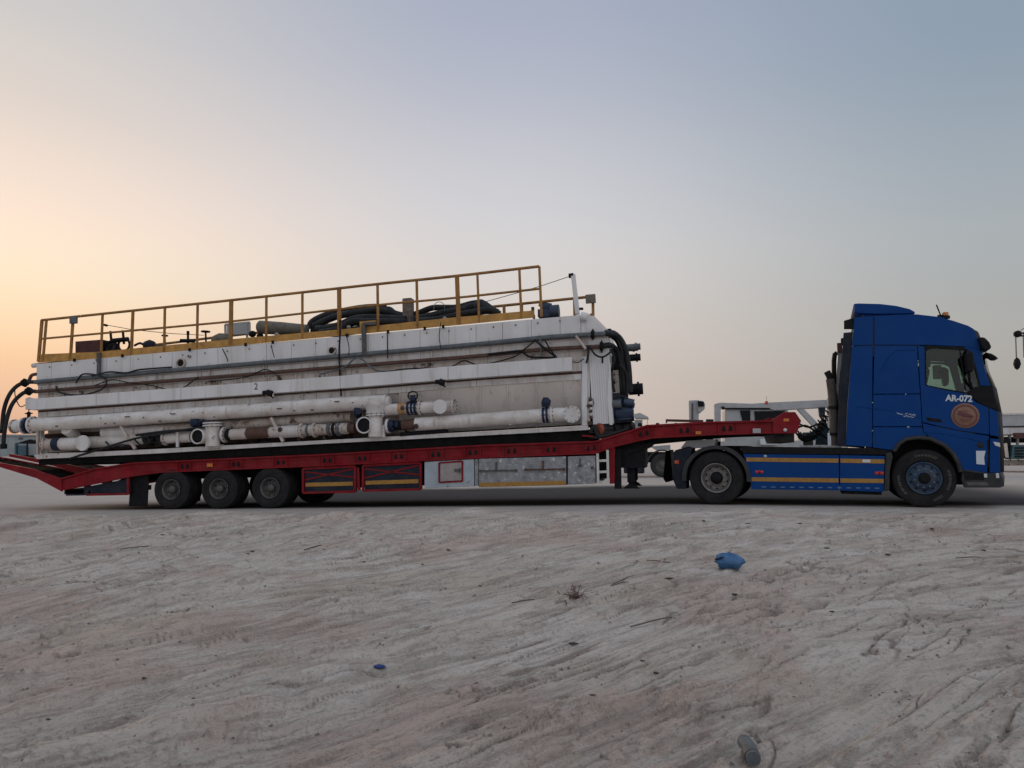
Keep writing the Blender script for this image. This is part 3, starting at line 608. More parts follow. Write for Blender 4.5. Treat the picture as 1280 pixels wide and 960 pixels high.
# ladder
for px in (747, 759.5):
    b = MB(); b.bar(P(px, 567 if px < 750 else 562.5, -0.01), P(px + 0.8, 604, -0.01), 0.05, 0.04); b.build('ladder_rail', 'white', TR)
for py in (576, 590, 603):
    b = MB(); b.bar(P(749, py, 0.0), P(759, py - 0.5, 0.0), 0.05, 0.05); b.build('ladder_rung', 'white', TR)
b = MB(); b.prism(pl([(762, 561), (768.5, 558.5), (768, 604.5), (762, 605)]), 0.04, 0.14); b.build('front_post', 'red', TR)
b = MB(); b.box((P(746, 600).x, 0.3, 0.5), (P(762, 600).x, 0.34, 1.2)); b.build('ladder_backing', 'black', TR)
b = MB(); b.prism(pl([(769, 562), (776, 560), (777, 611), (768, 611)], 0.2), 0.2, 0.24); b.build('mudflap', 'black', TR)
# landing legs (near and far), gearbox, feet
for yy in (0.45, 1.95):
    ax = -0.75; b = MB(); b.box((ax - 0.08, yy, 0.42), (ax + 0.08, yy + 0.16, 1.25)); b.build('landing_leg', 'black', TR, bevel=0.01)
    b = MB(); b.box((ax - 0.055, yy + 0.03, 0.34), (ax + 0.055, yy + 0.13, 0.44)); b.prism([(ax - 0.17, 0.29), (ax + 0.17, 0.29), (ax + 0.08, 0.37), (ax - 0.08, 0.37)], yy - 0.02, yy + 0.18); b.build('landing_foot', 'black', TR)
b = MB(); b.box((-1.05, 0.35, 0.72), (-0.45, 2.2, 1.30)); b.build('landing_gear_bracket', 'black', TR)
b = MB(); b.prism(pl([(776, 572), (812, 558), (818, 552), (800, 556), (776, 560)], 0.3), 0.3, TW - 0.3); b.build('gooseneck_bracket', 'black', TR)
# lamps and plates
def plate(name, mt, x, y, w, h, root, Y=-0.012, t=0.03, bevel=0.004):
    q = P(x, y, Y); sc = 0.5 * (P(x + 1, y, Y).x - P(x - 1, y, Y).x) ; b = MB(); b.box((q.x - w * sc / 2, Y, q.z - h * sc / 2), (q.x + w * sc / 2, Y + t, q.z + h * sc / 2)); return b.build(name, mt, root, bevel=bevel)
for x, y in ((262, 581.5), (873, 541), (983, 525)): plate('marker_lamp', 'amber', x, y, 7, 4, TR)
plate('number_plate', 'greysheet', 946, 538.5, 10, 6, TR)
b = MB(); q = P(981.5, 537.5, -0.02); b.lathe([(0, 0.035), (0.012, 0.03), (0.016, 0)], q, (0, -1, 0), 14); b.build('reflector', 'whitetape', TR)

def rebase(root, loc):
    loc = Vector(loc); root.location = loc
    for o in COL.objects:
        if o.parent == root: o.location = Vector(o.location) - loc
rebase(TR, (-10, TW / 2, -0.225))

# ------------------------------------------------------------------ tractor
TK = thing('truck_tractor', 'blue high-roof truck tractor with amber stripes along its side skirts, coupled to the red trailer', 'truck')
CW = 2.5
BETA = math.radians(10.5); PIV = Vector((0.93, 0, 0))      # the tractor stands turned a little towards the viewer
_ex = Vector((math.cos(BETA), -math.sin(BETA), 0)); _ey = Vector((math.sin(BETA), math.cos(BETA), 0))
P_world = P
def P(px, py, Y=0.0):
    d = ray(px, py); o = CAM - PIV; ol = Vector((o.dot(_ex), o.dot(_ey), o.z)); dl = Vector((d.dot(_ex), d.dot(_ey), d.z))
    return PIV + ol + dl * ((Y - ol.y) / dl.y)
def panel(name, pts, mt, root=TK, y0=0.0, y1=0.035, far=True, bevel=0.006):
    b = MB(); b.prism(pl(pts), y0, y1); o = b.build(name, mt, root, bevel=bevel)
    if far: b = MB(); b.prism(pl(pts), CW - y1, CW - y0); b.build(name, mt, root, bevel=bevel)
    return o
g = 0.35
panel('roof_side_panel', [(1068, 397), (1091.2, 395.5), (1090.8, 431), (1065, 432)], 'blue')
panel('roof_side_panel', [(1093, 395), (1120, 393.5), (1146, 392.8), (1174, 396), (1192, 401), (1210, 407), (1217, 411), (1220.5, 420), (1224, 430), (1225.5, 437), (1205, 433), (1160, 431.2), (1093, 431)], 'blue')
panel('rear_corner_panel', [(1065, 433), (1090.8, 432), (1090, 559), (1057.5, 556.5), (1059, 515)], 'blue')
panel('sleeper_panel', [(1093, 432), (1146, 432.2), (1150, 492), (1091.5, 492.3)], 'blue')
panel('sleeper_panel', [(1091.4, 493.3), (1150.2, 493), (1152.5, 533), (1091, 533)], 'blue')
arch = [(1160, 546.2), (1148, 545.6), (1134, 547.5), (1125, 553), (1118, 563)]
panel('sleeper_panel', [(1091, 534), (1152.6, 534), (1154, 540)] + arch + [(1091, 559.5)], 'blue')
door = panel('door', [(1147.3, 432.3), (1155, 432.7), (1156.5, 440), (1157.2, 481.5), (1180, 486.5), (1208.5, 492.5), (1222, 504), (1235.5, 509.5), (1236.3, 543.5), (1200, 538), (1175, 533), (1153, 527.5), (1151, 492.5)], 'blue')
panel('fender_panel', [(1153, 528.8), (1175, 534.2), (1200, 539.2), (1236.3, 545), (1234, 591), (1204, 587), (1200, 580), (1193, 566), (1182, 556), (1164, 547), (1155, 541)], 'blue')
panel('window_pillar', [(1206, 433.2), (1225.5, 437.3), (1231, 462), (1238.5, 482.5), (1225, 482), (1221, 466), (1213.5, 440.5), (1206, 437)], 'blue')
panel('window_header', [(1156, 432), (1206, 433.4), (1206, 437), (1166, 434.6), (1160, 436.4), (1157, 439)], 'black')
panel('window_corner_trim', [(1209, 491.5), (1215, 487), (1223.5, 482.8), (1240.5, 482.8), (1247, 513.5), (1236, 508.6), (1222.5, 503)], 'black', y0=-0.004)
panel('front_corner_panel', [(1236.6, 509.8), (1247.3, 514.5), (1249, 546), (1237.3, 543.8)], 'blue')
panel('headlight_surround', [(1237.5, 548), (1249.3, 549), (1250.5, 591), (1237, 591)], 'blue')
# raised pressing lines on sleeper
b = MB(); pts = [P(1101, 463, -0.002), P(1108, 450, -0.002), P(1116, 441, -0.002), P(1124, 437.5, -0.002), P(1144, 437.5, -0.002)]; b.tube(spline(pts, 4), 0.010, 6); b.build('pressing_line', 'blue', TK)
b = MB(); b.tube(spline([P(1070, 508, -0.001), P(1110, 513, -0.001), P(1150, 522.5, -0.001)], 4), 0.009, 6); b.build('pressing_line', 'blue', TK)
b = MB(); b.tube(spline([P(1156, 540, -0.001), P(1185, 543, -0.001), P(1232, 553, -0.001)], 4), 0.008, 6); b.build('pressing_line', 'blue', TK)
# side windows
win = [(1156.5, 439), (1160, 436.4), (1166, 434.6), (1206, 437), (1213.5, 440.5), (1221, 466), (1224.5, 482.5), (1215, 487), (1209, 491.5), (1180, 486.5), (1157.2, 481.5)]
for y in (0.016, CW - 0.02):
    b = MB(); b.prism(pl(win), y, y + 0.005); b.build('side_window', 'glass', TK)
fr = MB(); wp = [P(x, y, 0.006) for x, y in win]
fr.tube(wp + [wp[0]], 0.014, 6, caps=False); fr.build('window_seal', 'black', TK)
fr = MB(); fr.bar(P(1213.5, 440.5, 0.008), P(1224.5, 482.5, 0.008), 0.02, 0.03); fr.bar(P(1199.5, 437, 0.02), P(1207, 489, 0.02), 0.022, 0.02); fr.build('window_channel', 'black', TK)
# front: windscreen, grille, bumper as bowed sheets
def bowed(name, pts, mt, bow=0.22, y0=0.03, y1=CW - 0.03, th=0.02, n=14, root=TK):
    w = pl(pts); b = MB(); vs = []; k = len(w)
    for side in (0, 1):
        for i in range(n + 1):
            y = y0 + (y1 - y0) * i / n; q = bow * (1 - abs(2 * i / n - 1) ** 2.6)
            for x, z in w: vs.append((x + q - side * th, y, z))
    fs = []; o = (n + 1) * k
    for i in range(n):
        for j in range(k - 1):
            a = i * k + j; fs += [(a, a + k, a + k + 1, a + 1), (o + a + 1, o + a + k + 1, o + a + k, o + a)]
        fs += [(i * k, o + i * k, o + (i + 1) * k, (i + 1) * k), (i * k + k - 1, (i + 1) * k + k - 1, o + (i + 1) * k + k - 1, o + i * k + k - 1)]
    for i in (0, n):
        fs += [(i * k + j, i * k + j + 1, o + i * k + j + 1, o + i * k + j) for j in range(k - 1)]
    b.add(vs, fs, True); return b.build(name, mt, root)
bowed('windscreen', [(1226, 438), (1231, 461), (1240, 482.5)], 'glass', th=0.006)
bowed('windscreen_header', [(1217.5, 411.5), (1221, 421), (1226, 438)], 'black')
bowed('front_panel', [(1240.5, 483), (1247, 513.5)], 'black')
gr = bowed('grille', [(1247.2, 514), (1249, 546), (1250, 590)], 'black')
for k in range(6):
    y = 520 + k * 11
    b = bowed('grille_slat', [(1248.5 + (y - 514) * 0.03, y), (1248.6 + (y - 514) * 0.03, y + 4)], 'blue', bow=0.235, y0=0.3, y1=CW - 0.3, root=gr)
# roof and walls of the hollow cab
rl = pl([(1068, 397.5), (1093, 395.5), (1120, 394), (1146, 393.2), (1174, 396.4), (1192, 401.4), (1210, 407.4), (1217, 411.4)])
b = MB(); lo = [(x, z - 0.05) for x, z in rl]; b.prism(rl + lo[::-1], 0.036, CW - 0.036); b.build('cab_roof', 'blue', TK)
b = MB(); b.prism(pl([(1069, 398), (1071, 398), (1063, 556), (1060, 556)]), 0.036, CW - 0.036); b.build('cab_back_wall', 'dblue', TK)
b = MB(); b.prism(pl([(1060, 556), (1237, 540), (1248, 515), (1244, 502), (1226, 500), (1190, 530), (1060, 548)]), 0.04, CW - 0.04); b.build('cab_floor', 'interior', TK)
b = MB(); b.prism(pl([(1071, 398), (1145, 396), (1208, 409), (1213, 414), (1214, 430), (1160, 430), (1150, 431), (1146, 445), (1070, 445)]), 0.04, CW - 0.04); b.build('headliner', 'interior', TK)
b = MB(); b.prism(pl([(1110, 440), (1113, 440), (1108, 545), (1105, 545)]), 0.04, CW - 0.04); b.build('sleeper_bulkhead', 'interior', TK)
b = MB(); b.prism(pl([(1222, 500), (1216, 490), (1226, 486), (1240, 486), (1246, 508), (1236, 520)]), 0.05, CW - 0.05); b.build('dashboard', 'black', TK, bevel=0.02)
for yy in (0.35, 1.55):
    sb = MB(); sb.prism(pl([(1150, 500), (1158, 500), (1166, 460), (1163, 456), (1155, 458)]), yy, yy + 0.5); sb.prism(pl([(1150, 503), (1150, 512), (1188, 512), (1190, 505)]), yy, yy + 0.5)
    se = sb.build('seat', 'black', TK, bevel=0.04); sb = MB(); sb.prism(pl([(1161, 455), (1168, 455), (1168, 443), (1163, 443)]), yy + 0.13, yy + 0.37); sb.build('headrest', 'black', se, bevel=0.03)
b = MB(); c0 = P(1203, 484, 0.6); pts = []
ax1 = Vector((0.50, 0, 0.86)).normalized(); ax2 = Vector((0, 1, 0))
for i in range(25): a = 2 * math.pi * i / 24; pts.append(c0 + (ax1 * math.cos(a) + ax2 * math.sin(a)) * 0.21)
b.tube(pts, 0.016, 8, caps=False); b.bar(c0, c0 + Vector((0.25, 0, -0.2)), 0.05); b.bar(c0 - ax2 * 0.2, c0 + ax2 * 0.2, 0.03); b.build('steering_wheel', 'black', TK)
q = P(1176, 466, 1.0); b = MB(); b.lathe([(0, 0.0), (0, 0.07), (0.03, 0.11), (0.08, 0.10), (0.10, 0.0)], q, (0.9, -0.4, 0), 14); b.build('interior_fan', 'black', TK)
q = P(1174, 465, 1.35); b = MB(); b.box((q.x - 0.11, q.y, q.z - 0.14), (q.x + 0.05, q.y + 0.05, q.z + 0.14)); b.build('sun_curtain', 'palewood', TK, bevel=0.06)
# door details
b = MB(); b.prism(pl([(1157, 521.5), (1176, 524), (1178, 528.5), (1160, 526.5)]), -0.004, 0.01); b.build('door_handle', 'black', TK, bevel=0.004)
q = P(1198.7, 498.3, -0.006); text_mesh('lettering', 'AR-072', 0.155, 'text', TK, q, rotz=math.radians(4), thick=0.001, off=0.006, stretch=0.86)
q = P(1136, 519.5, -0.004); text_mesh('lettering', '500', 0.10, 'faint', TK, q, rotz=math.radians(9), thick=0.001, off=0.001, stretch=1.25, shear=0.25)
b = MB(); b.prism(pl([(1120, 515.6), (1126, 516.6), (1129, 518), (1128.6, 518.8), (1122, 517.3)]), -0.004, -0.001); b.build('badge', 'faint', TK)
# round emblem on the door
q = P(1206.5, 519.5, -0.006); em = MB(); em.lathe([(0, 0.222), (0.004, 0.218), (0.005, 0.0)], q, (0, -1, 0), 40); em = em.build('emblem', 'logo', TK)
eb = MB(); eb.lathe([(0.0055, 0.196), (0.0085, 0.193), (0.0085, 0.170), (0.0055, 0.166)], q, (0, -1, 0), 40); eb.build('emblem_ring', 'logoring', em)
eb = MB(); yy = q.y - 0.008
for x0, z0, x1, z1, w in ((-.11, .06, .0, .03, .045), (-.12, .03, -.02, .0, .03), (0.0, .03, .12, -.03, .05), (-.05, -.01, .10, -.035, .03), (-.10, .085, .05, .08, .012), (-.09, -.07, .09, -.075, .014), (-.07, -.105, .07, -.105, .01)):
    eb.bar((q.x + x0, yy, q.z + z0), (q.x + x1, yy, q.z + z1), w, 0.003)
eb.build('emblem_drawing', 'logoart', em)
# wheel arch lip, mud guards
b = MB(); b.prism(pl([(1106, 546), (1208, 546), (1208, 606), (1106, 606)], 0.5), 0.5, CW - 0.5); b.build('engine_block', 'black', TK)
lw = [(1113, 566), (1120, 556), (1133, 546.5), (1148, 545), (1164, 546.5), (1182, 555), (1194, 566), (1201, 580), (1206, 592)]
b = MB(); b.prism(pl(lw) + pl([(1209, 591), (1204, 579), (1197, 564), (1184, 552.5), (1165, 544), (1148, 542.5), (1131, 544.5), (1117, 554), (1110, 565)]), 0.037, CW - 0.037); b.build('arch_liner', 'black', TK)
b = MB(); b.tube([P(x, y, 0.0) for x, y in [(1117.5, 564), (1124, 554.5), (1133, 548.6), (1148, 546.8), (1163, 548.3), (1180, 556.2), (1191, 566.5), (1197.5, 578), (1201, 590)]], 0.038, 8); b.build('arch_lip', 'plastic', TK)
b = MB(); b.prism(pl([(1107, 567), (1114, 565), (1116, 571), (1112, 590), (1112, 613), (1105, 614)]), -0.02, 0.35); b.build('mudguard', 'plastic', TK, bevel=0.02)
b = MB(); b.prism(pl([(1118, 561), (1133, 549), (1148, 547), (1163, 549), (1180, 557), (1197, 578), (1203, 588), (1236, 592), (1236, 552), (1200, 540), (1092, 545), (1092, 560)]), 0.45, CW - 0.45); b.build('inner_wheel_arch', 'black', TK)
q = P(1156, 597); wheel(TK, P(1155.5, 597).x, 0.05, 0.525 + 0.046, 0.525, 0.31, -1, 0.295, 'blue', marks=True)
wheel(TK, P(1155.5, 597).x, CW - 0.05, 0.525 + 0.046, 0.525, 0.31, 1, 0.295, 'blue')
RX = P(895, 600).x
wheel(TK, RX, 0.02, 0.525 + 0.008, 0.525, 0.27, -1, 0.295, 'silver', dual=True)
wheel(TK, RX, CW - 0.02, 0.525 + 0.008, 0.525, 0.27, 1, 0.295, 'silver', dual=True)
for cx in (RX, P(1155.5, 597).x):
    b = MB(); b.cyl((cx, 0.4, 0.54), (cx, CW - 0.4, 0.54), 0.11, 16); b.build('axle', 'black', TK)
# rear wheel fender
for (y0, y1) in ((-0.02, 0.60), (CW - 0.6, CW + 0.02)):
    arc = [(RX + math.cos(math.radians(a)) * 0.67, 0.53 + math.sin(math.radians(a)) * 0.65) for a in range(-6, 187, 8)]
    arc2 = [(RX + math.cos(math.radians(a)) * 0.585, 0.53 + math.sin(math.radians(a)) * 0.575) for a in range(-6, 187, 8)]
    b = MB(); b.prism(arc + arc2[::-1], y0, y1); b.build('rear_fender', 'plastic', TK, bevel=0.008)
# skirts with reflective stripes
def skirt(pts, s1, s2):
    o = panel('side_skirt', pts, 'blue', far=True)
    for a, b_ in (s1, s2):
        r = MB(); r.bar(P(*a, -0.002), P(*b_, -0.002), 0.078, 0.008); r.build('reflective_stripe', 'stripe', o)
    return o
s1_ = skirt([(929, 567.5), (1048.8, 569), (1048.8, 613), (939, 611.5), (938.5, 597), (936, 585), (932, 576)], ((933, 574.3), (1048, 575.8)), ((939.5, 599), (1048, 600.5)))
s2_ = skirt([(1050, 569), (1106, 570), (1104.5, 615), (1050, 613.3)], ((1050.5, 575.8), (1105.5, 576.8)), ((1050.5, 600.5), (1104.5, 601.3)))
plate('white_reflector', 'whitetape', 1083, 576.3, 10, 4, s2_, Y=-0.012, t=0.006)
for px, py, rt_ in ((949, 590, s1_), (1099, 591.5, s2_)):
    b = MB()
    for k in (-3.2, 3.2): b.lathe([(0, 0.035), (0.014, 0.03), (0.018, 0)], P(px + k, py, -0.002), (0, -1, 0), 12)
    b.lathe([(0, 0.02), (0.02, 0.0)], P(px, py - 1, -0.002), (0, -1, 0), 10); b.build('side_marker', 'redlamp', rt_)
b = MB(); b.lathe([(0, 0.035), (0.014, 0.03), (0.018, 0)], P(956.5, 570.5, -0.002), (0, -1, 0), 12); b.build('filler_cap', 'faint', s1_)
rb = MB()
for k in range(13):
    px = 952 + k * 11.8; rb.bar(P(px, 608.6 + k * 0.13, -0.002), P(px + 5.5, 608.7 + k * 0.13, -0.002), 0.02, 0.006)
rb.build('bolt_strip', 'dash', TK)['kind'] = 'stuff'
b = MB(); b.prism(pl([(925, 558), (1090, 560), (1118, 564), (1110, 568.5), (1050, 568.3), (929, 566.8)]), 0.01, 0.5); b.build('running_board', 'black', TK, bevel=0.006)
b = MB(); b.prism(pl([(1000, 556.5), (1052, 557), (1052, 559.5), (1000, 559)]), 0.1, 0.5); b.build('catwalk', 'galv', TK)
b = MB(); b.prism(pl([(1050, 613.8), (1103, 615.5), (1102, 619), (1052, 617.5)]), 0.08, 0.5); b.build('entry_step', 'black', TK)
b = MB(); b.box((1.9, 0.12, 0.45), (3.6, 0.62, 0.98)); b.build('fuel_tank', 'plastic', TK, bevel=0.08, seg=4)
b = MB(); b.box((1.9, CW - 0.62, 0.45), (3.6, CW - 0.12, 0.98)); b.build('fuel_tank', 'plastic', TK, bevel=0.08, seg=4)
for yy in (0.78, 1.62):
    b = MB(); b.box((0.05, yy, 0.80), (5.7, yy + 0.1, 1.08)); b.build('chassis_rail', 'black', TK)
b = MB(); b.prism(pl([(851, 560), (858, 551), (895, 549), (893, 557), (880, 559)], 0.3), 0.3, 0.7); b.build('deck_plate', 'greysheet', TK)
b = MB(); b.lathe([(0, 0.52), (0.05, 0.52), (0.06, 0.4), (0.06, 0.0)], (RX + 0.1, CW / 2, 1.12), (0, 0, 1), 28); b.build('fifth_wheel', 'black', TK)
b = MB(); b.prism(pl([(843, 563), (860, 558), (866, 560), (858, 590), (858, 611), (846, 611), (841, 600)], 0.1), 0.1, 0.5); b.build('rear_mudguard', 'dblue', TK, bevel=0.02)
plate('tail_lamp', 'redlamp', 847, 577.5, 3.5, 5, TK, Y=0.07); plate('tail_lamp', 'amber', 844.5, 577.5, 2.5, 4, TK, Y=0.07)
b = MB(); b.prism(pl([(832, 564), (838, 562), (841, 600), (832, 603), (829, 598)], 2.0), 2.0, 2.4); b.build('rear_mudguard', 'black', TK)
# bumper, step, lamps
bowed('bumper', [(1250, 590), (1252, 598), (1251, 609)], 'plastic', bow=0.2, th=0.12)
panel('bumper_side', [(1203, 586.5), (1236, 591.3), (1250, 591.3), (1252.5, 598), (1251, 609.5), (1206, 609.5), (1202, 600)], 'plastic', y0=-0.012, y1=0.10)
b = MB(); b.prism(pl([(1207, 602.5), (1234, 603), (1236, 607), (1210, 607)]), -0.02, 0.0); b.build('step_plate', 'rim', TK, bevel=0.004)
b = MB(); b.prism(pl([(1203.5, 588.5), (1230, 592), (1230, 600), (1206, 600)]), -0.016, -0.011); b.build('step_recess', 'black', TK)
panel('headlight', [(1241, 552), (1249.7, 553.5), (1250.3, 559), (1244, 557)], 'lamp', y0=-0.012, y1=0.05)
plate('headlight_seam', 'black', 1235.8, 568, 2.2, 43, TK, Y=-0.003, t=0.03)
plate('fog_lamp', 'lamp', 1232, 594.5, 4, 5.5, TK, Y=-0.02); plate('fog_lamp', 'lamp', 1247, 594.5, 4, 7, TK, Y=-0.02)
panel('paper_sticker', [(1220, 563.5), (1232, 563.5), (1230, 572), (1231, 581), (1220.5, 580)], 'text', y0=-0.005, y1=0.0, far=False, bevel=0)
b = MB(); b.lathe([(0, 0.055), (0.006, 0.05), (0.006, 0)], P(1225.5, 556.5, -0.002), (0, -1, 0), 18); b.build('tow_cap', 'dblue', TK)
# mirrors and visor
vz = bowed('sun_visor', [(1218, 410.5), (1224, 417), (1231, 421), (1236, 433), (1231, 437)], 'black', bow=0.12, y0=0.25, y1=CW - 0.25, th=0.02)
b = MB(); b.prism(pl([(1222, 422), (1230, 422), (1236, 428), (1239, 435), (1234, 439), (1227, 437)], -0.05), -0.12, 0.12); b.build('visor_end', 'black', TK, bevel=0.03)
b = MB(); b.prism(pl([(1232, 440), (1240, 442), (1245, 445), (1248.5, 448.5), (1243, 448.5), (1236, 445)], 0.1), 0.1, 0.42); b.build('kerb_mirror', 'black', TK, bevel=0.02)
b = MB(); b.prism(pl([(1204, 443), (1211, 440), (1214.5, 444), (1215, 462), (1213, 467), (1206.5, 466)], -0.18), -0.42, -0.16); mr1 = b.build('side_mirror', 'black', TK, bevel=0.03, seg=3)
b = MB(); b.tube([P(1208, 437, 0.0), P(1209, 439, -0.12), P(1210, 442, -0.25)], 0.022, 8); b.build('mirror_arm', 'black', mr1); b = MB(); b.tube([P(1215, 486, 0.0), P(1212, 476, -0.15), P(1211, 466, -0.25)], 0.022, 8); b.build('mirror_arm', 'black', mr1)
b = MB(); b.prism(pl([(1204, 443), (1211, 440), (1214.5, 444), (1215, 462), (1213, 467), (1206.5, 466)], 0), CW + 0.1, CW + 0.36); b.build('side_mirror', 'black', TK, bevel=0.03)
# roof deflector, collar
b = MB(); b.prism(pl([(1067.5, 379.5), (1073, 379), (1100, 379.7), (1120, 382), (1137, 386), (1143.5, 389.5), (1144, 392), (1100, 393), (1067.5, 391.5)], 0.25), 0.25, CW - 0.25); b.build('roof_deflector', 'blue', TK, bevel=0.05, seg=4)
b = MB(); b.prism(pl([(1067, 380.5), (1071, 380), (1071, 392), (1067, 391.5)], 0.3), 0.3, CW - 0.3); b.build('deflector_lip', 'black', TK)
b = MB(); b.prism(pl([(1078, 391), (1140, 391), (1140, 395), (1078, 397)], 0.3), 0.32, CW - 0.32); b.build('deflector_foot', 'blue', TK)
panel('rear_collar', [(1055, 400.5), (1072, 395.5), (1068, 399), (1067, 411), (1055, 411)], 'black', y0=0.03, y1=0.07)
panel('side_extender', [(1054.5, 415.5), (1066, 414.5), (1065, 433), (1058.5, 515), (1057.3, 556.5), (1046, 556.5), (1049, 500)], 'dblue', y0=0.04, y1=0.07)
b = MB(); b.prism(pl([(1048, 438), (1053.5, 436), (1050, 470), (1047, 515), (1045, 555), (1041, 556), (1043, 500)], 0.4), 0.4, 0.46); b.build('air_duct', 'greysheet', TK, bevel=0.01)
b = MB(); b.tube([P(1046.5, 441, 0.35), P(1043.5, 443, 0.35), P(1042.5, 450, 0.35), P(1042.5, 480, 0.35)], 0.045, 10); b.build('grab_tube', 'black', TK)
b = MB(); b.box(P(1050, 436, 0.4) - Vector((.05, .03, .08)), P(1050, 432, 0.4) + Vector((.04, .03, .05))); b.build('work_lamp', 'maroon', TK)
ex = MB(); ex.tube(spline([P(1043, 557, 0.25), P(1042, 520, 0.25), P(1040, 490, 0.25), P(1037.8, 474, 0.25)], 4), 0.082, 14); ex = ex.build('exhaust_stack', 'soot', TK)
e2 = MB(); e2.tube(spline([P(1038, 476, 0.25), P(1036.5, 470, 0.25), P(1033.5, 464.5, 0.25)], 4), 0.062, 12); e2.build('stack_elbow', 'black', ex)
for py in (508, 541):
    e2 = MB(); e2.cyl(P(1041 + (py - 508) / 30, py, 0.25), P(1041 + (py - 508) / 30, py + 3.5, 0.25), 0.1, 14); e2.build('stack_clamp', 'black', ex)
e2 = MB(); e2.tube([P(1046, 557, 0.4), P(1045, 520, 0.4), P(1043, 492, 0.4)], 0.05, 8); e2.build('intake_pipe', 'black', TK)
e2 = MB(); e2.bar(P(1036.6, 541, 0.2), P(1037, 559, 0.2), 0.06, 0.04); e2.build('white_bracket', 'text', TK)
# coiled air lines and cable clutter between cab and trailer nose
def coil(a, b_, rad, turns, r, mt, name='air_line'):
    a = Vector(a); b_ = Vector(b_); d = b_ - a; o = d.orthogonal().normalized(); q = d.normalized().cross(o); pts = []
    n = turns * 10
    for i in range(n + 1):
        t = i / n; sag = -0.18 * math.sin(math.pi * t); an = 2 * math.pi * turns * t
        pts.append(a + d * t + Vector((0, 0, sag)) + (o * math.cos(an) + q * math.sin(an)) * rad)
    m_ = MB(); m_.tube(pts, r, 6); return m_.build(name, mt, TK)
coil(P(998, 545, 1.0), P(1030, 520, 0.9), 0.075, 13, 0.013, 'black'); coil(P(996, 541, 1.3), P(1032, 528, 1.2), 0.075, 12, 0.013, 'dblue')
coil(P(1000, 549, 0.8), P(1036, 512, 0.6), 0.07, 14, 0.012, 'black')
b = MB(); b.tube(spline([P(994, 536, 1.0), P(1006, 532, 1.0), P(1018, 538, 1.0), P(1034, 548, 0.9)], 5), 0.022, 6); b.tube(spline([P(996, 528, 1.1), P(1010, 534, 1.0), P(1026, 530, 0.9), P(1040, 540, 0.9)], 5), 0.018, 6); b.build('brake_hose', 'black', TK)
b = MB(); b.box(P(1004, 557, 0.9), P(1016, 541, 1.3)); b.build('valve_box', 'rim', TK, bevel=0.01)
b = MB(); b.prism(pl([(1019, 556), (1022, 530), (1029, 521), (1034, 530), (1040, 556)], 1.4), 1.4, 1.7); b.build('hose_stand', 'bluemetal', TK, bevel=0.01)
# antenna, beacon
b = MB(); b.tube([P(1176.5, 396, 0.5), P(1170.5, 381, 0.5)], 0.012, 6); b.box(P(1175, 397, 0.5) - Vector((.04, .04, .02)), P(1178, 395, 0.5) + Vector((.05, .04, .02))); b.build('antenna', 'black', TK)
b = MB(); q = P(1182, 397, 0.5); b.lathe([(-0.02, 0.075), (0.03, 0.075), (0.035, 0.0)], q, (0, 0, 1), 16); bc = b.build('beacon_base', 'black', TK)
b = MB(); b.lathe([(0.035, 0.055), (0.09, 0.055), (0.10, 0.04), (0.105, 0)], q, (0, 0, 1), 16); b.build('beacon_lens', 'amber', bc)
rebase(TK, (2.9, CW / 2, 0.02))
c_ = Vector((2.9, CW / 2, 0.02)) - PIV; TK.location = PIV + _ex * c_.x + _ey * c_.y + Vector((0, 0, c_.z)); TK.rotation_euler = (0, 0, -BETA)
P = P_world

# ------------------------------------------------------------------ white tank skid (lies tilted on the trailer)
TO = P(45, 574, 0.12); TA = math.radians(2.85); ca, sa = math.cos(TA), math.sin(TA)
TD = 2.45
SK = thing('tank_skid', 'long white tank skid with side pipes and ochre railing, riding on the trailer', 'tank', TO, rot=(0, -TA, 0))
def T(px, py, Y=0.12):
    d = P(px, py, Y) - TO; return Vector((d.x * ca + d.z * sa, d.y, -d.x * sa + d.z * ca))
def tl(pts, Y=0.12):
    return [(T(x, y, Y).x, T(x, y, Y).z) for x, y in pts]
def lin(pts):
    return lambda x: interp(pts, x)
fT = lin([(45, 455), (742, 392)])
fP1 = lin([(45, 477.5), (200, 464.3), (400, 447.5), (600, 430.2), (690, 421), (762, 417)])
fP2 = lin([(45, 489.5), (200, 477), (400, 460.8), (600, 445), (678, 436.5), (750, 433)])
fT0 = lin([(38, 498.5), (200, 486.5), (400, 472), (600, 454.6), (715, 446.3)])
fT1 = lin([(38, 512.5), (200, 501), (400, 487.5), (600, 471.3), (715, 463.3)])
fL = lin([(45, 522), (200, 512), (400, 499), (600, 482), (728, 474)])       # lower edge of the ledge
fB0 = lin([(45, 568.5), (200, 561), (400, 550.5), (600, 539.5), (735, 532)])
fB1 = lin([(45, 574), (200, 566.7), (400, 555), (600, 544.6), (735, 537.5)])
def sec(x0, x1, f0, f1, y0, y1, name, mt, bevel=0.0, Yp=0.12, root=SK, d0=0, d1=0):
    """slab between two lines of the photographed side"""
    a = tl([(x0, f0(x0) + d0), (x1, f0(x1) + d0), (x1, f1(x1) + d1), (x0, f1(x0) + d1)], Yp)
    b = MB(); b.prism(a, y0, y1); return b.build(name, mt, root, bevel=bevel)
# body core
b = MB(); b.prism(tl([(45, 457), (742, 394), (760, 412), (760, 470), (728, 473), (45, 521)], 0.15), 0.09, TD); b.build('tank_body', 'pinkwhite', SK)
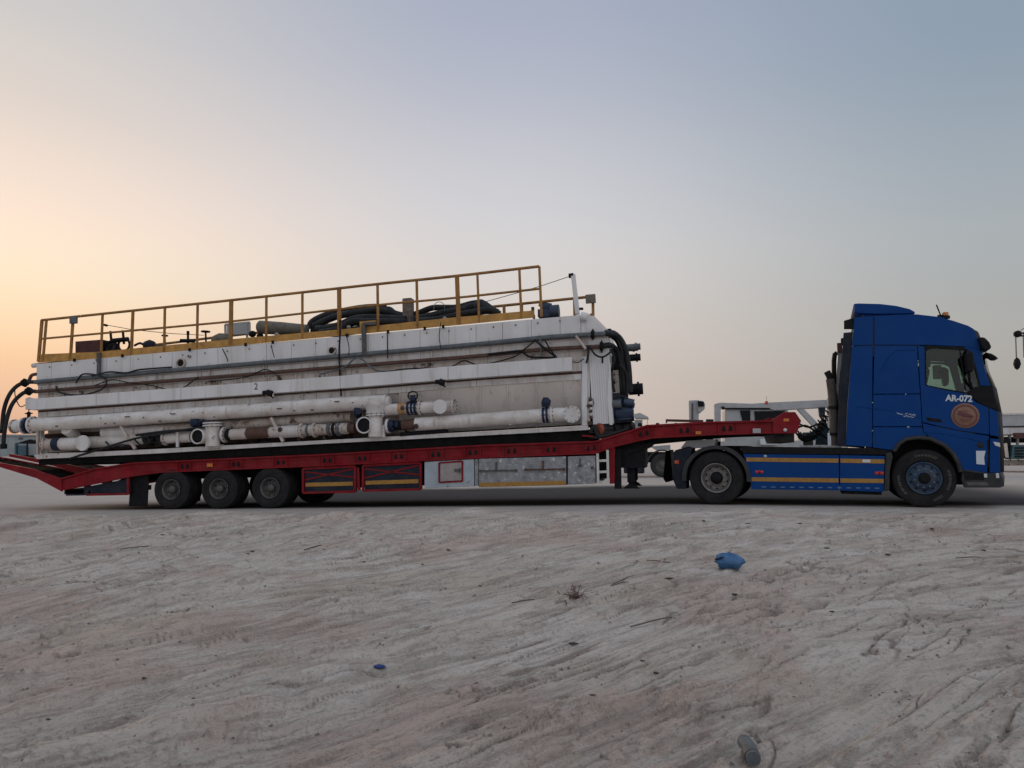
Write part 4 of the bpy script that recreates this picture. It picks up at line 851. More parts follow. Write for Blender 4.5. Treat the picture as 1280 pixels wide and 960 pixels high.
# upper wall in welded plates
xs = [45, 64, 88, 121, 133, 152, 163, 191, 215, 246, 272, 307, 333, 364, 394, 425, 460, 485, 525, 561, 595, 628, 664, 700, 726, 757]
for k, (x0, x1) in enumerate(zip(xs, xs[1:])):
    if x1 == 757:
        b = MB(); b.prism(tl([(726.4, 393.5), (737, 393), (757, 413), (757, 419), (726.4, 421)]), 0.0, 0.09); b.build('wall_plate', 'white2', SK, bevel=0.004); break
    sec(x0 + 0.2, x1 - 0.2, fT, fP1, random.uniform(0.0, 0.012), 0.09, 'wall_plate', 'white2', 0.004, d1=2)
# bottom lip under plates
sec(45, 757, fP1, fP1, 0.03, 0.09, 'wall_lip', 'white', d0=2.2, d1=4)
# recessed band plates between the two conduits
xs = [45, 133, 246, 333, 425, 525, 628, 735]
for x0, x1 in zip(xs, xs[1:]):
    sec(x0 + 0.3, x1 - 0.3, fP1, fP2, 0.05, 0.10, 'band_plate', 'white', 0.003, d0=4.3, d1=-1)
for x0, x1 in zip(xs, xs[1:]):
    sec(x0 + 0.3, x1 - 0.3, fP2, fT0, 0.07, 0.10, 'band_plate', 'dirtywhite', 0.003, d0=3, d1=3)
for x in list(range(62, 728, 34)):
    sec(x, x + 1.6, fP2, fT0, 0.03, 0.07, 'stiffener', 'dirtywhite', d0=3, d1=0)
    sec(x + 9, x + 10.4, fT1, fL, 0.02, 0.05, 'stiffener', 'white', d0=4.5, d1=-1.5)
    sec(x + 17, x + 18, fP1, fP2, 0.02, 0.05, 'stiffener', 'white', d0=4, d1=-2)
# conduits
def polyl(f, x0, x1, n, Y, dy=0): return [T(x0 + (x1 - x0) * i / n, f(x0 + (x1 - x0) * i / n) + dy, Y) for i in range(n + 1)]
b = MB(); b.tube(polyl(fP1, 44, 757, 20, 0.08), 0.055, 10); b.build('conduit', 'grey', SK)
b = MB(); b.tube(polyl(fP2, 44, 752, 20, 0.10), 0.045, 10); b.build('conduit', 'brown', SK)
for x in (60, 130, 195, 262, 330, 395, 468, 540, 612, 675):
    b = MB(); b.box(T(x - 1.2, fP1(x) - 6, 0.1), T(x + 1.2, fP2(x) + 5, 0.16)); b.build('conduit_bracket', 'white', SK)
for x in (676,):
    b = MB(); b.box(T(x - 2, fP1(x) - 3, 0.02), T(x + 2, fP2(x) + 12, 0.10)); b.build('clamp', 'grey', SK, bevel=0.01)
for x, f, r in ((741, fP1, .09), (752, fP2, .10), (62, None, 0)):
    if f: b = MB(); b.cyl(T(x - 2, f(x), 0.08), T(x + 2, f(x), 0.08), r, 10); b.cyl(T(x - 0.7, f(x), 0.08), T(x + .7, f(x), 0.08), r * 1.35, 6); b.build('hammer_union', 'black', SK)
# loose cables hanging over the conduits
def cable(pts, r=0.014, mt='black', Y=0.02, name='cable', k=6):
    b = MB(); b.tube(spline([T(x, y, Y) for x, y in pts], k), r, 6); return b.build(name, mt, SK)
cable([(95, 479), (103, 468), (121, 469), (133, 475), (128, 486), (112, 492), (100, 494), (84, 493), (72, 489), (71, 483)], 0.02, 'hose')
cable([(115, 470), (136, 465), (158, 466), (175, 462), (215, 459)], 0.02, 'hose')
cable([(118, 482), (140, 475), (160, 478), (190, 482), (215, 488), (230, 484), (248, 471)], 0.012)
cable([(260, 477), (290, 474), (312, 470), (330, 462), (342, 466), (352, 475)], 0.012)
cable([(120, 449), (124, 460), (122, 470)], 0.02, 'grey'); cable([(278, 436), (283, 446), (285, 452)], 0.012); cable([(339, 431), (341, 440), (343, 447)], 0.01)
cable([(432, 417), (436, 432), (436, 444)], 0.01); cable([(551, 403), (549, 420), (551, 435)], 0.01); cable([(484, 415), (484.6, 448)], 0.012); cable([(425, 400), (425, 420), (424, 440), (425, 470), (426.5, 495)], 0.02)
cable([(400, 468), (430, 459), (448, 447), (470, 463), (495, 463)], 0.018, 'grey'); cable([(493, 463), (510, 461), (560, 459), (580, 451), (600, 456), (640, 447), (655, 437), (670, 425)], 0.014)
cable([(610, 443), (630, 441), (650, 439), (662, 446), (680, 447), (694, 447)], 0.022); cable([(668, 425), (682, 436), (694, 446)], 0.02); cable([(681, 425), (688, 437), (696, 447)], 0.016)
cable([(736, 432), (735, 445), (733, 454)], 0.025, 'hose'); cable([(737, 434), (745, 444), (754, 446), (763, 440), (766, 434)], 0.02, 'hose'); cable([(753, 446), (753, 454)], 0.02)
cable([(715, 452), (723, 453), (730, 448)], 0.014, 'grey'); cable([(720, 420), (726, 428), (732, 436)], 0.03, 'dirtywhite', Y=-0.0)
cable([(540, 408), (500, 447), (470, 458)], 0.006) if False else None
# long cable tray
xs = [38, 120, 226, 425, 560, 715]
for x0, x1 in zip(xs, xs[1:]): sec(x0 + 0.3, x1 - 0.3, fT0, fT1, -0.17, 0.07, 'cable_tray', 'white2', 0.006, Yp=-0.05)
for x in np.linspace(70, 700, 15):
    b = MB(); b.box(T(x - 1, fT1(x) + 0.5, 0.14), T(x + 1, fT1(x) + 3.5, 0.16)); b.build('tray_bracket', 'brown', SK)
# ledge under the tray
xs = [45, 152, 272, 394, 485, 595, 727]
for x0, x1 in zip(xs, xs[1:]): sec(x0 + 0.3, x1 - 0.3, fT1, fL, 0.05, 0.10, 'ledge_plate', 'white', 0.003, d0=3.5)
sec(45, 727, fT1, fT1, 0.06, 0.10, 'tray_shadow_strip', 'brown', d0=0, d1=3.2)  # brown strip drawn in for the shade under the tray
# sloping hopper plates with ribs
hx = [60, 130, 200, 270, 340, 400, 460, 500, 550, 601, 635, 671, 706, 727]
for x0, x1 in zip(hx, hx[1:]):
    v = [T(x0 + .3, fL(x0), 0.20), T(x1 - .3, fL(x1), 0.20), T(x1 - .3, fB0(x1) - 2, 0.75), T(x0 + .3, fB0(x0) - 2, 0.75)]
    n_ = Vector((0, 0.05, 0.03)); b = MB(); b.add(v + [p + n_ for p in v], [(0, 1, 2, 3), (7, 6, 5, 4), (0, 4, 5, 1), (1, 5, 6, 2), (2, 6, 7, 3), (3, 7, 4, 0)]); b.build('hopper_plate', 'pinkwhite' if x0 > 490 else 'dirtywhite', SK, bevel=0.004)  # left plates darker: grime, and shade behind the pipes painted in
    b = MB(); b.bar(T(x1, fL(x1), 0.19), T(x1, fB0(x1) - 2, 0.72), 0.02, 0.05); b.build('hopper_rib', 'pinkwhite', SK)
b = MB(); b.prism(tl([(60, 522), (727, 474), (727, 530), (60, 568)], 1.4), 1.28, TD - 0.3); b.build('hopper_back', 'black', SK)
# end posts, base beam, runner
for x0, x1, yt in ((727.5, 734, 446), (47, 51, 522)):
    for yy in (0.0, TD - 0.12): b = MB(); b.prism(tl([(x0, yt), (x1, yt - 0.5), (x1, fB0(x1) - 0.3), (x0, fB0(x0) - 0.3)]), yy, yy + 0.12); b.build('corner_post', 'white2', SK, bevel=0.006)
b = MB(); b.prism(tl([(56, 524), (61, 536), (63, 536), (58, 523)]), 0.1, 0.14); b.build('gusset', 'white', SK)
for yy in (-0.02, TD - 0.14):
    b = MB(); b.prism(tl([(43, 569.5), (47, 567)] + [(x, fB0(x)) for x in (120, 200, 300, 400, 500, 600, 735)] + [(x, fB1(x)) for x in (735, 600, 400, 200, 47)]), yy, yy + 0.16); b.build('base_beam', 'white' if yy < 1 else 'white2', SK, bevel=0.005)
rp_ = [(x, fB1(x) + 0.2) for x in (46, 100, 200, 300, 400, 500, 600, 735)] + [(738, 550), (735, 551.5), (600, 555.6), (400, 566.8), (200, 575.6), (165, 577.5), (46, 581.5)]
for yy in (0.06, TD - 0.26): b = MB(); b.prism(tl(rp_), yy, yy + 0.2); b.build('skid_runner', 'timber', SK)
for x in range(80, 730, 55): b = MB(); b.prism(tl([(x, fB1(x) + 1), (x + 6, fB1(x) + 1), (x + 6, fB1(x) + 9), (x, fB1(x) + 9)]), 0.3, TD - 0.3); b.build('cross_bearer', 'black', SK)
# corrugated end bay
cr = tl([(734.5, 421), (760, 418), (761, 529.5), (734.5, 531)]);
x0, x1 = cr[0][0], cr[1][0]; z1_, z0_ = cr[0][1], cr[3][1]
b = MB(); b.box((x0, 0.05, z0_), (x1, TD - 0.05, z1_)); b.build('end_bay', 'white2', SK); b = MB(); b.prism(tl([(726, 430), (737, 430), (737, 531), (726, 531)]), 0.08, TD - 0.1); b.build('end_wall', 'white', SK)
n = 9
for k in range(n):
    xa = x0 + (x1 - x0) * k / n; w = (x1 - x0) / n; b = MB(); d_ = (cr[1][1] - cr[0][1]) * (k / n)
    zt_ = z1_ + 0.02; b.prism([(xa + w * .04, z0_), (xa + w * .90, z0_), (xa + w * .90, zt_), (xa + w * .04, zt_)], 0.040, 0.05); b.build('corrugation', 'white2', SK, bevel=0.01)
b = MB(); b.prism(tl([(761.5, 455), (763, 454), (766, 531), (762, 531), (759, 500)]), 0.0, 0.04); b.build('bent_strip', 'white2', SK)
# torn holes and hanging wire near the foot of the end bay
for k in range(9):
    q = T(735 + random.uniform(0, 4), 500 + k * 3.6, 0.10); b = MB(); b.lathe([(0, .05 * random.uniform(.5, 1)), (.02, .03), (.02, 0)], q, (random.uniform(-.3, .3), -1, random.uniform(-.3, .3)), 6); b.build('corroded_patch', 'dirtywhite' if k % 2 else 'brown', SK)
cable([(735, 497), (740, 498), (742, 505), (738, 511), (735, 508)], 0.01, 'grey', Y=0.10)

# side pipes ---------------------------------------------------------
def vs(px, Y): return P(px, 500, Y).z - P(px, 501, Y).z
def pipe(pts, rpx, Y, mt, name='pipe', root=SK, n=22, caps=True, k=1):
    r = rpx * vs(pts[0][0], Y); w = [T(x, y, Y) for x, y in pts]; w = spline(w, k) if k > 1 else w
    b = MB(); b.tube(w, r, n, caps=caps); return b.build(name, mt, root)
def flange(px, py, Y, rpx, d, mt='white', t=0.05, bolts=10, name='flange', root=SK, btm='brown'):
    r = rpx * vs(px, Y); c = T(px, py, Y); d = Vector(d).normalized(); b = MB(); b.cyl(c - d * t / 2, c + d * t / 2, r, 24); f = b.build(name, mt, root, bevel=0.004)
    o = d.orthogonal().normalized(); q = d.cross(o); first = None
    for i in range(bolts):
        a = 2 * math.pi * i / bolts; p = c + (o * math.cos(a) + q * math.sin(a)) * r * 0.86
        if first is None: bb = MB(); bb.cyl(-d * (t / 2 + .015), d * (t / 2 + .015), 0.014, 6); first = bb.build('bolt', btm, f, loc=p)
        else: copy_part(first, f, p)
    return f
AX = T(480, 502, .2) - T(46, 531, .2); AX.normalize()
pipe([(40, 531.5), (200, 521), (400, 507), (484, 502)], 8.2, 0.02, 'pipewhite', 'main_pipe')
flange(41.5, 531.3, 0.02, 11, AX, 'white'); flange(36, 531.8, 0.02, 10.5, AX, 'navy', t=0.06, bolts=0); flange(31.5, 532, 0.02, 10.5, AX, 'white'); 
pipe([(31, 532), (19, 533)], 7.6, 0.02, 'white', 'pipe_stub'); flange(18.5, 533, 0.02, 8.8, AX, 'dirtywhite')
b = MB(); b.cyl(T(36, 522, 0.02), T(36, 515, 0.02), 0.04, 8); b.cyl(T(36, 517.3, 0.02), T(36, 516.3, 0.02), 0.085, 12); b.build('valve_stem', 'black', SK)
b = MB(); b.tube([T(36, 515, .02), T(36, 498, .02)], 0.012, 6); b.box(T(34, 501, .05), T(39, 497, .1)); b.build('sight_rod', 'brown', SK)
pipe([(483, 502), (487.5, 501.8)], 6.6, 0.02, 'white', 'pipe_cap')
# repaired sleeve and scabs
pipe([(312, 512.8), (341, 510.8)], 8.5, 0.02, 'dirtywhite', 'pipe_sleeve')
for x, y in ((158, 521), (215, 517.5), (348, 511), (420, 502)):
    b = MB(); b.bar(T(x - 2, y, -0.16), T(x + 4, y - 0.4, -0.16), 0.02, 0.02); b.build('weld_scar', 'brown', SK)
rs_ = random.Random(9)
for k in range(18):
    x = rs_.uniform(60, 478); y = interp([(40, 531.5), (200, 521), (400, 507), (484, 502)], x) + rs_.uniform(-6, 6)
    b = MB(); w_ = rs_.uniform(.6, 2.6); dy_ = (y - interp([(40, 531.5), (200, 521), (400, 507), (484, 502)], x)) / 8.2; Y_ = 0.02 - 0.163 * math.sqrt(max(0.05, 1 - dy_ * dy_)) - 0.004
    b.prism(tl([(x - w_, y - rs_.uniform(.3, .9)), (x + w_ * .3, y - rs_.uniform(.5, 1.2)), (x + w_, y - w_ * .07), (x + w_ * .2, y + rs_.uniform(.4, 1)), (x - w_ * .7, y + rs_.uniform(.2, .8))], Y_), Y_ - 0.12, Y_ - 0.12 + 0.03); b.build('rust_scab', rs_.choice(('brown', 'rusty', 'grey')), SK)
for x, y in ((350, 537), (520, 533)):
    b = MB(); q = T(x, y, -0.10); b.lathe([(0, .06), (.015, .045), (.02, 0)], q, (0, -1, 0), 7); b.build('rust_scab', 'rusty', SK)
# branch sockets on the main pipe
for x in (83,):
    b = MB(); b.cyl(T(x + 1, 536, 0.02), T(x + 12, 545, 0.30), 0.15, 18, r2_=0.12); b.build('branch', 'white', SK)
# inclined braces
for x0, y0, x1, y1 in ((151, 533, 169, 561), (339, 522, 354, 552), (47.5, 536, 47.5, 568)):
    b = MB(); b.bar(T(x0, y0, 0.0), T(x1, y1, 0.0), 0.06, 0.05); b.build('brace', 'dirtywhite', SK)
# second, lower and inner pipes
pipe([(200, 537), (300, 531), (440, 521)], 6.6, 0.30, 'dirtywhite', 'inner_pipe'); pipe([(130, 541), (208, 537.5)], 7.2, 0.30, 'white', 'inner_pipe')
# lower run, from the left
flange(53, 556, 0.06, 8.8, (-0.75, -0.66, 0), 'dirtywhite', t=0.05); pipe([(54, 556), (70, 555.5)], 6.6, 0.08, 'dirtywhite', 'lower_pipe')
flange(72.5, 555, 0.08, 8.3, AX, 'navy', t=0.16, bolts=8); b = MB(); b.bar(T(69, 551, 0.0), T(69, 560, 0.0), 0.05, 0.05); b.build('valve_lever', 'black', SK)
pipe([(75, 555), (106, 554)], 7.6, 0.10, 'pipewhite', 'lower_pipe'); b = MB(); b.cyl(T(103, 553.5, 0.10), T(103.5, 553.7, -0.12), 0.17, 20); b.build('elbow_stub', 'white', SK)
flange(103.5, 553.8, -0.13, 9.6, (0, -1, 0), 'white2', t=0.04, bolts=0)
pipe([(112, 553), (182, 548.5)], 7.2, 0.30, 'pipewhite', 'lower_pipe')
for xx in (178, 196): b = MB(); b.tube([T(xx, 545, .2), T(xx + 6, 556, .2), T(xx + 14, 548, .2)], 0.05, 8); b.build('hose_loop', 'hose', SK)
cable([(88, 573), (130, 560), (170, 548), (215, 540), (262, 532)], 0.025, 'hose', Y=-0.08, name='sagging_hose'); cable([(170, 544), (210, 539), (250, 537)], 0.03, 'hose', Y=0.0, name='sagging_hose')
flange(207, 548, 0.14, 8.5, AX, 'dirtywhite'); pipe([(205, 548), (240, 546)], 6.6, 0.14, 'pipewhite', 'lower_pipe'); b = MB(); b.bar(T(222, 540, .0), T(222, 559, .0), 0.06, 0.04); b.build('pipe_support', 'white', SK)
def open_elbow(cx, cy, tx, ty, rpx, Y):
    r = rpx * vs(cx, Y); c = T(cx, cy, -0.20); e = T(tx, ty, Y)
    b = MB(); pts = spline([c, c + (T(cx + 4, cy, 0) - T(cx, cy, 0)) * 0.5 + Vector((0, 0.12, 0)), e], 6)
    b.tube(pts, r, 22, caps=False); o = b.build('elbow', 'pipewhite', SK)
    b = MB(); b.lathe([(-0.015, r * 0.92), (-0.015, r * 1.10), (0.02, r * 1.10), (0.02, r * 0.92)], c, (0, 1, 0), 28, closed=True); b.build('elbow_rim', 'white', o)
    b = MB(); b.cyl(c + Vector((0, 0.03, 0)), c + Vector((0, 0.06, 0)), r * 0.97, 24); b.build('elbow_bore', 'black', o)
def tee(cx, ytop, ybot, rpx, Y, yfl):
    r = rpx * vs(cx, Y); b = MB(); b.tube([T(cx, ytop, Y), T(cx, ybot, Y)], r, 22); b.build('tee_pipe', 'pipewhite', SK)
    for k in (-1.6, 1.6): flange(cx, yfl + k, Y, rpx * 1.38, (0, 0, 1), 'white', t=0.03, bolts=10, btm='grey')
open_elbow(247, 545.5, 262, 545, 8.6, 0.05); tee(266, 528, 558, 8.6, -0.02, 530.5)
flange(281, 543.5, 0.05, 9.6, AX, 'white'); flange(287, 543.3, 0.05, 7.5, AX, 'black', t=0.09, bolts=6); pipe([(286, 543.3), (400, 537)], 6.8, 0.05, 'dirtywhite', 'lower_pipe')
pipe([(310, 542), (338, 540)], 7.2, 0.05, 'brown', 'pipe_sleeve'); pipe([(353, 540), (377, 538.3)], 7.6, 0.04, 'white', 'pipe_sleeve')
for x in (378, 386, 394): flange(x, 538.2 - (x - 378) * .04, 0.05, 9.2 if x != 386 else 7.2, AX, 'dirtywhite' if x != 386 else 'grey', t=0.06, bolts=8)
b = MB(); b.prism(tl([(258, 556), (273, 555.4), (273, 560), (258, 560.5)], 0.0), -0.16, 0.12); b.build('tee_foot', 'white', SK)
pipe([(400, 537), (436, 535.3)], 7.0, 0.06, 'dirtywhite', 'lower_pipe')
for x in (413, 418.5, 424): flange(x, 536.2, 0.06, 8.8 if x != 418.5 else 7.4, AX, 'black' if x == 418.5 else 'grey', t=0.07, bolts=8)
pipe([(436, 535.3), (444, 535)], 6, 0.06, 'brown', 'pipe_sleeve')
open_elbow(455, 531.5, 468, 531, 9.4, 0.05); tee(469.5, 498, 546, 8.8, -0.05, 517.5)
b = MB(); b.lathe([(0, .24), (.05, .22), (.24, .175), (.26, .17)], T(469.5, 507, -0.05), (0, 0, -1), 22); b.build('tee_cone', 'white', SK)
b = MB(); b.prism(tl([(461, 544), (479, 530), (479.5, 546.5), (461, 547)], -0.1), -0.16, -0.10); b.build('tee_gusset', 'white2', SK)
b = MB(); b.cyl(T(446, 515, 0.02), T(449, 514.5, 0.02), 0.15, 18); b.cyl(T(447, 514, 0.0), T(448, 514, -0.2), 0.07, 12); b.build('blue_gate_valve', 'navy', SK)
for i in range(6):
    a = i * math.pi / 3; b = MB(); q = T(470, 497.5, -0.24); b.bar(q, q + Vector((math.cos(a) * .16, 0, abs(math.sin(a)) * .05)), 0.02); 
b = MB(); b.cyl(T(241, 528, -0.02), T(250, 527.5, -0.02), 0.11, 14); b.cyl(T(249, 524, -0.02), T(249, 532, -0.02), 0.06, 10); b.bar(T(240, 531, -.1), T(255, 525, -.1), 0.04); b.build('gate_valve', 'navy', SK)
flange(485.5, 532.5, 0.0, 9.2, AX, 'white', bolts=10); flange(490, 532.2, 0.0, 7.2, AX, 'navy', t=0.1, bolts=6); pipe([(492, 532), (502, 531.4)], 6, 0.05, 'black', 'valve_body')
b = MB(); b.box(T(493, 534, -0.1), T(499, 527, 0.0)); b.build('valve_actuator', 'navy', SK, bevel=0.01)
pipe([(503, 531), (528, 529.6)], 6.5, 0.05, 'brown', 'pipe_sleeve')
pipe([(500, 543), (560, 538.5)], 2.5, 0.1, 'black', 'drain_pipe')
# grimy pipework and brackets deep behind the side pipes
for (pts_, rp2, Y2) in ((((112, 561), (250, 553.5), (440, 545)), 3.2, 0.42), (((58, 545), (240, 536), (300, 533)), 3.0, 0.5), (((300, 549), (470, 541)), 2.6, 0.34), (((120, 548), (205, 543)), 4.2, 0.48)):
    pipe(list(pts_), rp2, Y2, 'rusty', 'inner_pipe')
for x in (122, 146, 160, 188, 232, 296, 322, 352, 372, 404, 436, 508, 540):
    b = MB(); b.box(T(x, 540 - x * .03 + 14, .22), T(x + random.uniform(2, 5), 562 - x * .03, .36)); b.build('pipe_bracket', random.choice(('rusty', 'black', 'dirtywhite')), SK)
for x, y in ((132, 552), (168, 549), (215, 546), (310, 548), (400, 545), (506, 537)):
    cable([(x, y), (x + 8, y + 7), (x + 20, y + 4), (x + 30, y + 6)], 0.018, 'hose', Y=0.15)
# upper right run
pipe([(483, 512.5), (548, 508.6)], 7.2, 0.03, 'pipewhite', 'upper_branch'); pipe([(499, 511), (508, 510.5)], 7.9, 0.03, 'rustband', 'pipe_band')
b = MB(); b.lathe([(0, .05), (.02, .04), (.03, 0)], T(503, 510, -0.13), (0, -1, 0), 12); b.build('rust_spot', 'brown', SK)
for x in (511.5, 516, 520.5): flange(x, 510.2, 0.03, 8.8 if x != 516 else 8.0, AX, 'navy', t=0.05, bolts=8, btm='grey')
flange(525.5, 509.8, 0.03, 9.4, AX, 'dirtywhite')
b = MB(); c = T(516, 494.5, -0.02); b.tube([c + Vector((math.cos(a) * .11, 0, math.sin(a) * .09)) for a in [2 * math.pi * i / 16 for i in range(17)]], 0.016, 6, caps=False); b.bar(c + Vector((-.1, 0, 0)), c + Vector((.1, 0, 0)), 0.02); b.build('handwheel', 'black', SK)
b = MB(); b.cyl(T(516, 502, -0.02), T(516, 495, -0.02), 0.06, 10); b.box(T(512, 501, -0.1), T(521, 497.5, 0.05)); b.build('valve_yoke', 'navy', SK, bevel=0.01)
pipe([(548, 508.6), (568, 507.6)], 7.2, 0.03, 'pipewhite', 'upper_branch'); b = MB(); b.cyl(T(550, 508.3, 0.0), T(550, 508.3, -0.22), 0.135, 20); b.build('elbow_stub', 'white', SK)
flange(550, 508.3, -0.23, 9.0, (0, -1, 0), 'white2', t=0.04, bolts=0); flange(567, 507.8, 0.0, 9.2, AX, 'dirtywhite'); 
# lower right run
pipe([(520, 530.3), (600, 525), (690, 518.6), (716, 517.6)], 8.3, 0.05, 'pipewhite', 'lower_pipe')
for x in (680, 684.5): flange(x, 519.2 - (x - 680) * .07, 0.05, 9.6, AX, 'navy', t=0.045, bolts=8, btm='grey')
flange(690, 518.8, 0.05, 10.2, AX, 'white')
b = MB(); b.cyl(T(682, 509, 0.0), T(682, 504, 0.0), 0.08, 12); b.lathe([(-.08, .05), (-.06, .1), (.04, .11), (.1, .06), (.1, 0)], T(682, 503, 0), (0.9, 0, -.2), 14); b.build('gearbox', 'navy', SK)
b = MB(); b.cyl(T(715, 517.6, 0.05), T(715, 517.6, -0.12), 0.16, 20); b.build('elbow_stub', 'white', SK); flange(715, 517.8, -0.14, 10.6, (0, -1, 0), 'white', t=0.04, bolts=10, btm='dirtywhite')
for x in (558, 636): b = MB(); b.box(T(x, 536 - (x - 558) * .06, 0.0), T(x + 5, 531 - (x - 558) * .06, 0.2)); b.build('pipe_rest', 'white', SK)
# small fittings on the walls
for x, y, r in ((227, 454, .10), (415.5, 438.5, .085), (237, 445.5, .03)):
    b = MB(); b.lathe([(0.02, r * 0.85), (-0.05, r * .85), (-0.05, r * 1.15), (0.03, r * 1.15)], T(x, y, 0.11), (0, 1, 0), 18, closed=True); o = b.build('wall_nozzle', 'dirtywhite', SK)
    b = MB(); b.cyl(T(x, y, 0.075), T(x, y, 0.12), r * .86, 18); b.build('nozzle_bore', 'black', o)
for x, y in ((334, 490.5), (549.5, 477)):
    b = MB(); b.cyl(T(x - 5, y + .5, -0.1), T(x + 2, y, -0.1), 0.05, 10); b.cyl(T(x, y, -.1), T(x + 6, y + 2, -0.1), 0.07, 10); b.bar(T(x + 3, y, -.1), T(x + 7, y + 7, -.1), 0.03); b.build('tap', 'black', SK)
    b = MB(); b.tube(spline([T(x - 2, y + 2, -.1), T(x + 1, y + 6, -.1), T(x + 6, y + 6, -.1), T(x + 8, y + 1, -.1)], 4), 0.015, 6); b.build('tap_lanyard', 'dirtywhite', SK)
q = T(320, 483.5, -0.055); text_mesh('stencil_number', '2', 0.21, 'ink', SK, Vector((q.x, -0.174, q.z)), thick=0.001)
for x in np.linspace(62, 700, 24):
    b = MB(); b.box(T(x - .8, fT(x) + 4.5, 0.10), T(x + .8, fT(x) + 6.2, 0.13)); b.build('wall_bolt', 'brown', SK)
for x in (93, 153, 237, 307, 341, 434, 485, 531, 554):
    b = MB(); b.bar(T(x, fT(x) + 1.5, 0.05), T(x, fT(x) - 2.5, 0.05), 0.05, 0.04); b.build('toe_clip', 'black', SK)
# left-end stubs and rear hoses
b = MB(); b.cyl(T(46, 456.5, 0.4), T(41, 457, 0.4), 0.06, 10); b.build('pipe_stub', 'white', SK)
def hose(pts, r, name='rubber_hose', mt='hose', k=7, root=SK): b = MB(); b.tube(spline(pts, k), r, 12); return b.build(name, mt, root)
hose([T(46, 477.5, .1), T(33, 478, .1), T(22, 482, .05), T(12, 493, 0), T(5, 512, 0), T(2, 540, 0)], 0.048)
hose([T(46, 489.5, .1), T(38, 489, .1), T(28, 492, .05), T(16, 504, 0), T(9, 522, 0), T(5, 545, 0), T(4.5, 557, 0)], 0.048)
hose([T(47, 467.5, .15), T(40, 469, .15), T(37, 474, .15), T(36, 478, .15)], 0.04, mt='brown')
for x, y in ((31, 478.5), (36, 489)):
    b = MB(); b.cyl(T(x - 3, y, .1), T(x + 3, y, .1), 0.075, 10); b.cyl(T(x - .8, y, .1), T(x + .8, y, .1), 0.11, 6); b.build('hammer_union', 'black', SK)
b = MB(); b.cyl(T(4.5, 555, 0), T(4.5, 561, 0), 0.075, 10); b.cyl(T(1.2, 538, 0), T(1.2, 541.5, 0), 0.09, 10); b.build('hose_coupling', 'black', SK)
cable([(19, 482), (19, 495), (25, 508), (33, 505), (40, 498)], 0.012, 'brown', Y=0.1)
sec(38, 45, fT0, fT1, -0.15, 0.3, 'tray_end', 'white')
# equipment hanging on the front end wall
EX = T(761, 500, 0.2).x
hose([T(757, 417, .1), T(763, 417.5, .1), T(773, 421, .2), T(781, 434, .25), T(786, 458, .3), T(788, 490, .35)], 0.055)
hose([T(752, 433, .12), T(764, 432, .15), T(772, 440, .3), T(778, 458, .35), T(781, 485, .4), T(781, 505, .5)], 0.055)
hose([T(752, 433, .12), T(762, 431, .2), T(769, 438, .5), T(772, 455, .6), T(773, 470, .6)], 0.05)
hose([T(757, 416, .1), T(768, 417, .3), T(778, 428, .6), T(784, 450, .8), T(786, 480, .9)], 0.06)
hose([T(760, 418, .2), T(766, 420, .4), T(775, 433, .6), T(779, 470, .8), T(779, 500, .9)], 0.06)
hose([T(758, 420, .3), T(770, 424, .4), T(777, 445, .5), T(774, 470, .5), T(778, 500, .5)], 0.035); hose([T(764, 436, .2), T(768, 450, .2), T(764, 468, .3), T(768, 490, .3)], 0.03)
hose([T(775, 455, .2), T(784, 470, .3), T(783, 500, .3), T(776, 512, .3)], 0.03); hose([T(766, 500, .2), T(775, 495, .15), T(786, 500, .2), T(790, 512, .3)], 0.025)
def ebox(name, x0, y0, x1, y1, Y0, Y1, mt, bevel=0.01): 
    b = MB(); b.box(T(x0, y0, Y0), T(x1, y1, Y1)); return b.build(name, mt, SK, bevel=bevel)
ebox('pipe_stub', 757, 411, 765, 417, 0.3, 0.5, 'black'); ebox('control_box', 764, 463, 776, 493, 0.45, 0.8, 'dirtywhite'); ebox('breaker_box', 766, 477, 769, 480, 0.43, 0.46, 'black', 0)
ebox('backing_frame', 762, 445, 777, 530, 0.9, 1.2, 'black'); ebox('gauge_box', 772, 507, 778, 522, 0.5, 0.7, 'grey')
for (x, y, r, mt, ln) in ((783, 434.5, .07, 'grey', .3), (786, 447.5, .075, 'black', .25), (786, 487, .12, 'black', .3), (780, 437, .05, 'steel', .3)):
    b = MB(); q = T(x, y, 0.7); b.cyl(q, q + Vector((ln, 0, 0)), r, 14); b.cyl(q + Vector((ln * .6, 0, 0)), q + Vector((ln * .75, 0, 0)), r * 1.3, 8); b.build('end_fitting', mt, SK)
b = MB(); q = T(786, 515, 0.45); b.cyl(q - Vector((.26, 0, 0)), q + Vector((.10, 0, 0)), 0.20, 22); mo = b.build('pump_motor', 'motor', SK, bevel=0.03)
for k in range(8): b = MB(); a = k * math.pi / 4; b.box(q + Vector((-.22, -.01 + math.cos(a) * .21, -.01 + math.sin(a) * .21)), q + Vector((.06, .01 + math.cos(a) * .21, .01 + math.sin(a) * .21))); b.build('cooling_fin', 'motor', mo)
b = MB(); q = T(768, 508, 0.4); b.lathe([(-.14, 0), (-.14, .2), (0, .28), (.14, .2), (.14, 0)], q, (0.3, -1, 0), 22); b.build('pump_casing', 'navy', SK)
rr_ = random.Random(5)
for k in range(16):
    px_, py_ = rr_.uniform(762, 786), rr_.uniform(425, 526); w_ = rr_.uniform(1.2, 4); h_ = rr_.uniform(1.5, 6); Y_ = rr_.uniform(.25, .8)
    ebox(rr_.choice(('junction_fitting', 'valve_block', 'pipe_clamp')), px_, py_, px_ + w_, py_ + h_, Y_, Y_ + .12, rr_.choice(('grey', 'black', 'dblue', 'dirtywhite', 'navy', 'rusty')), 0.006)
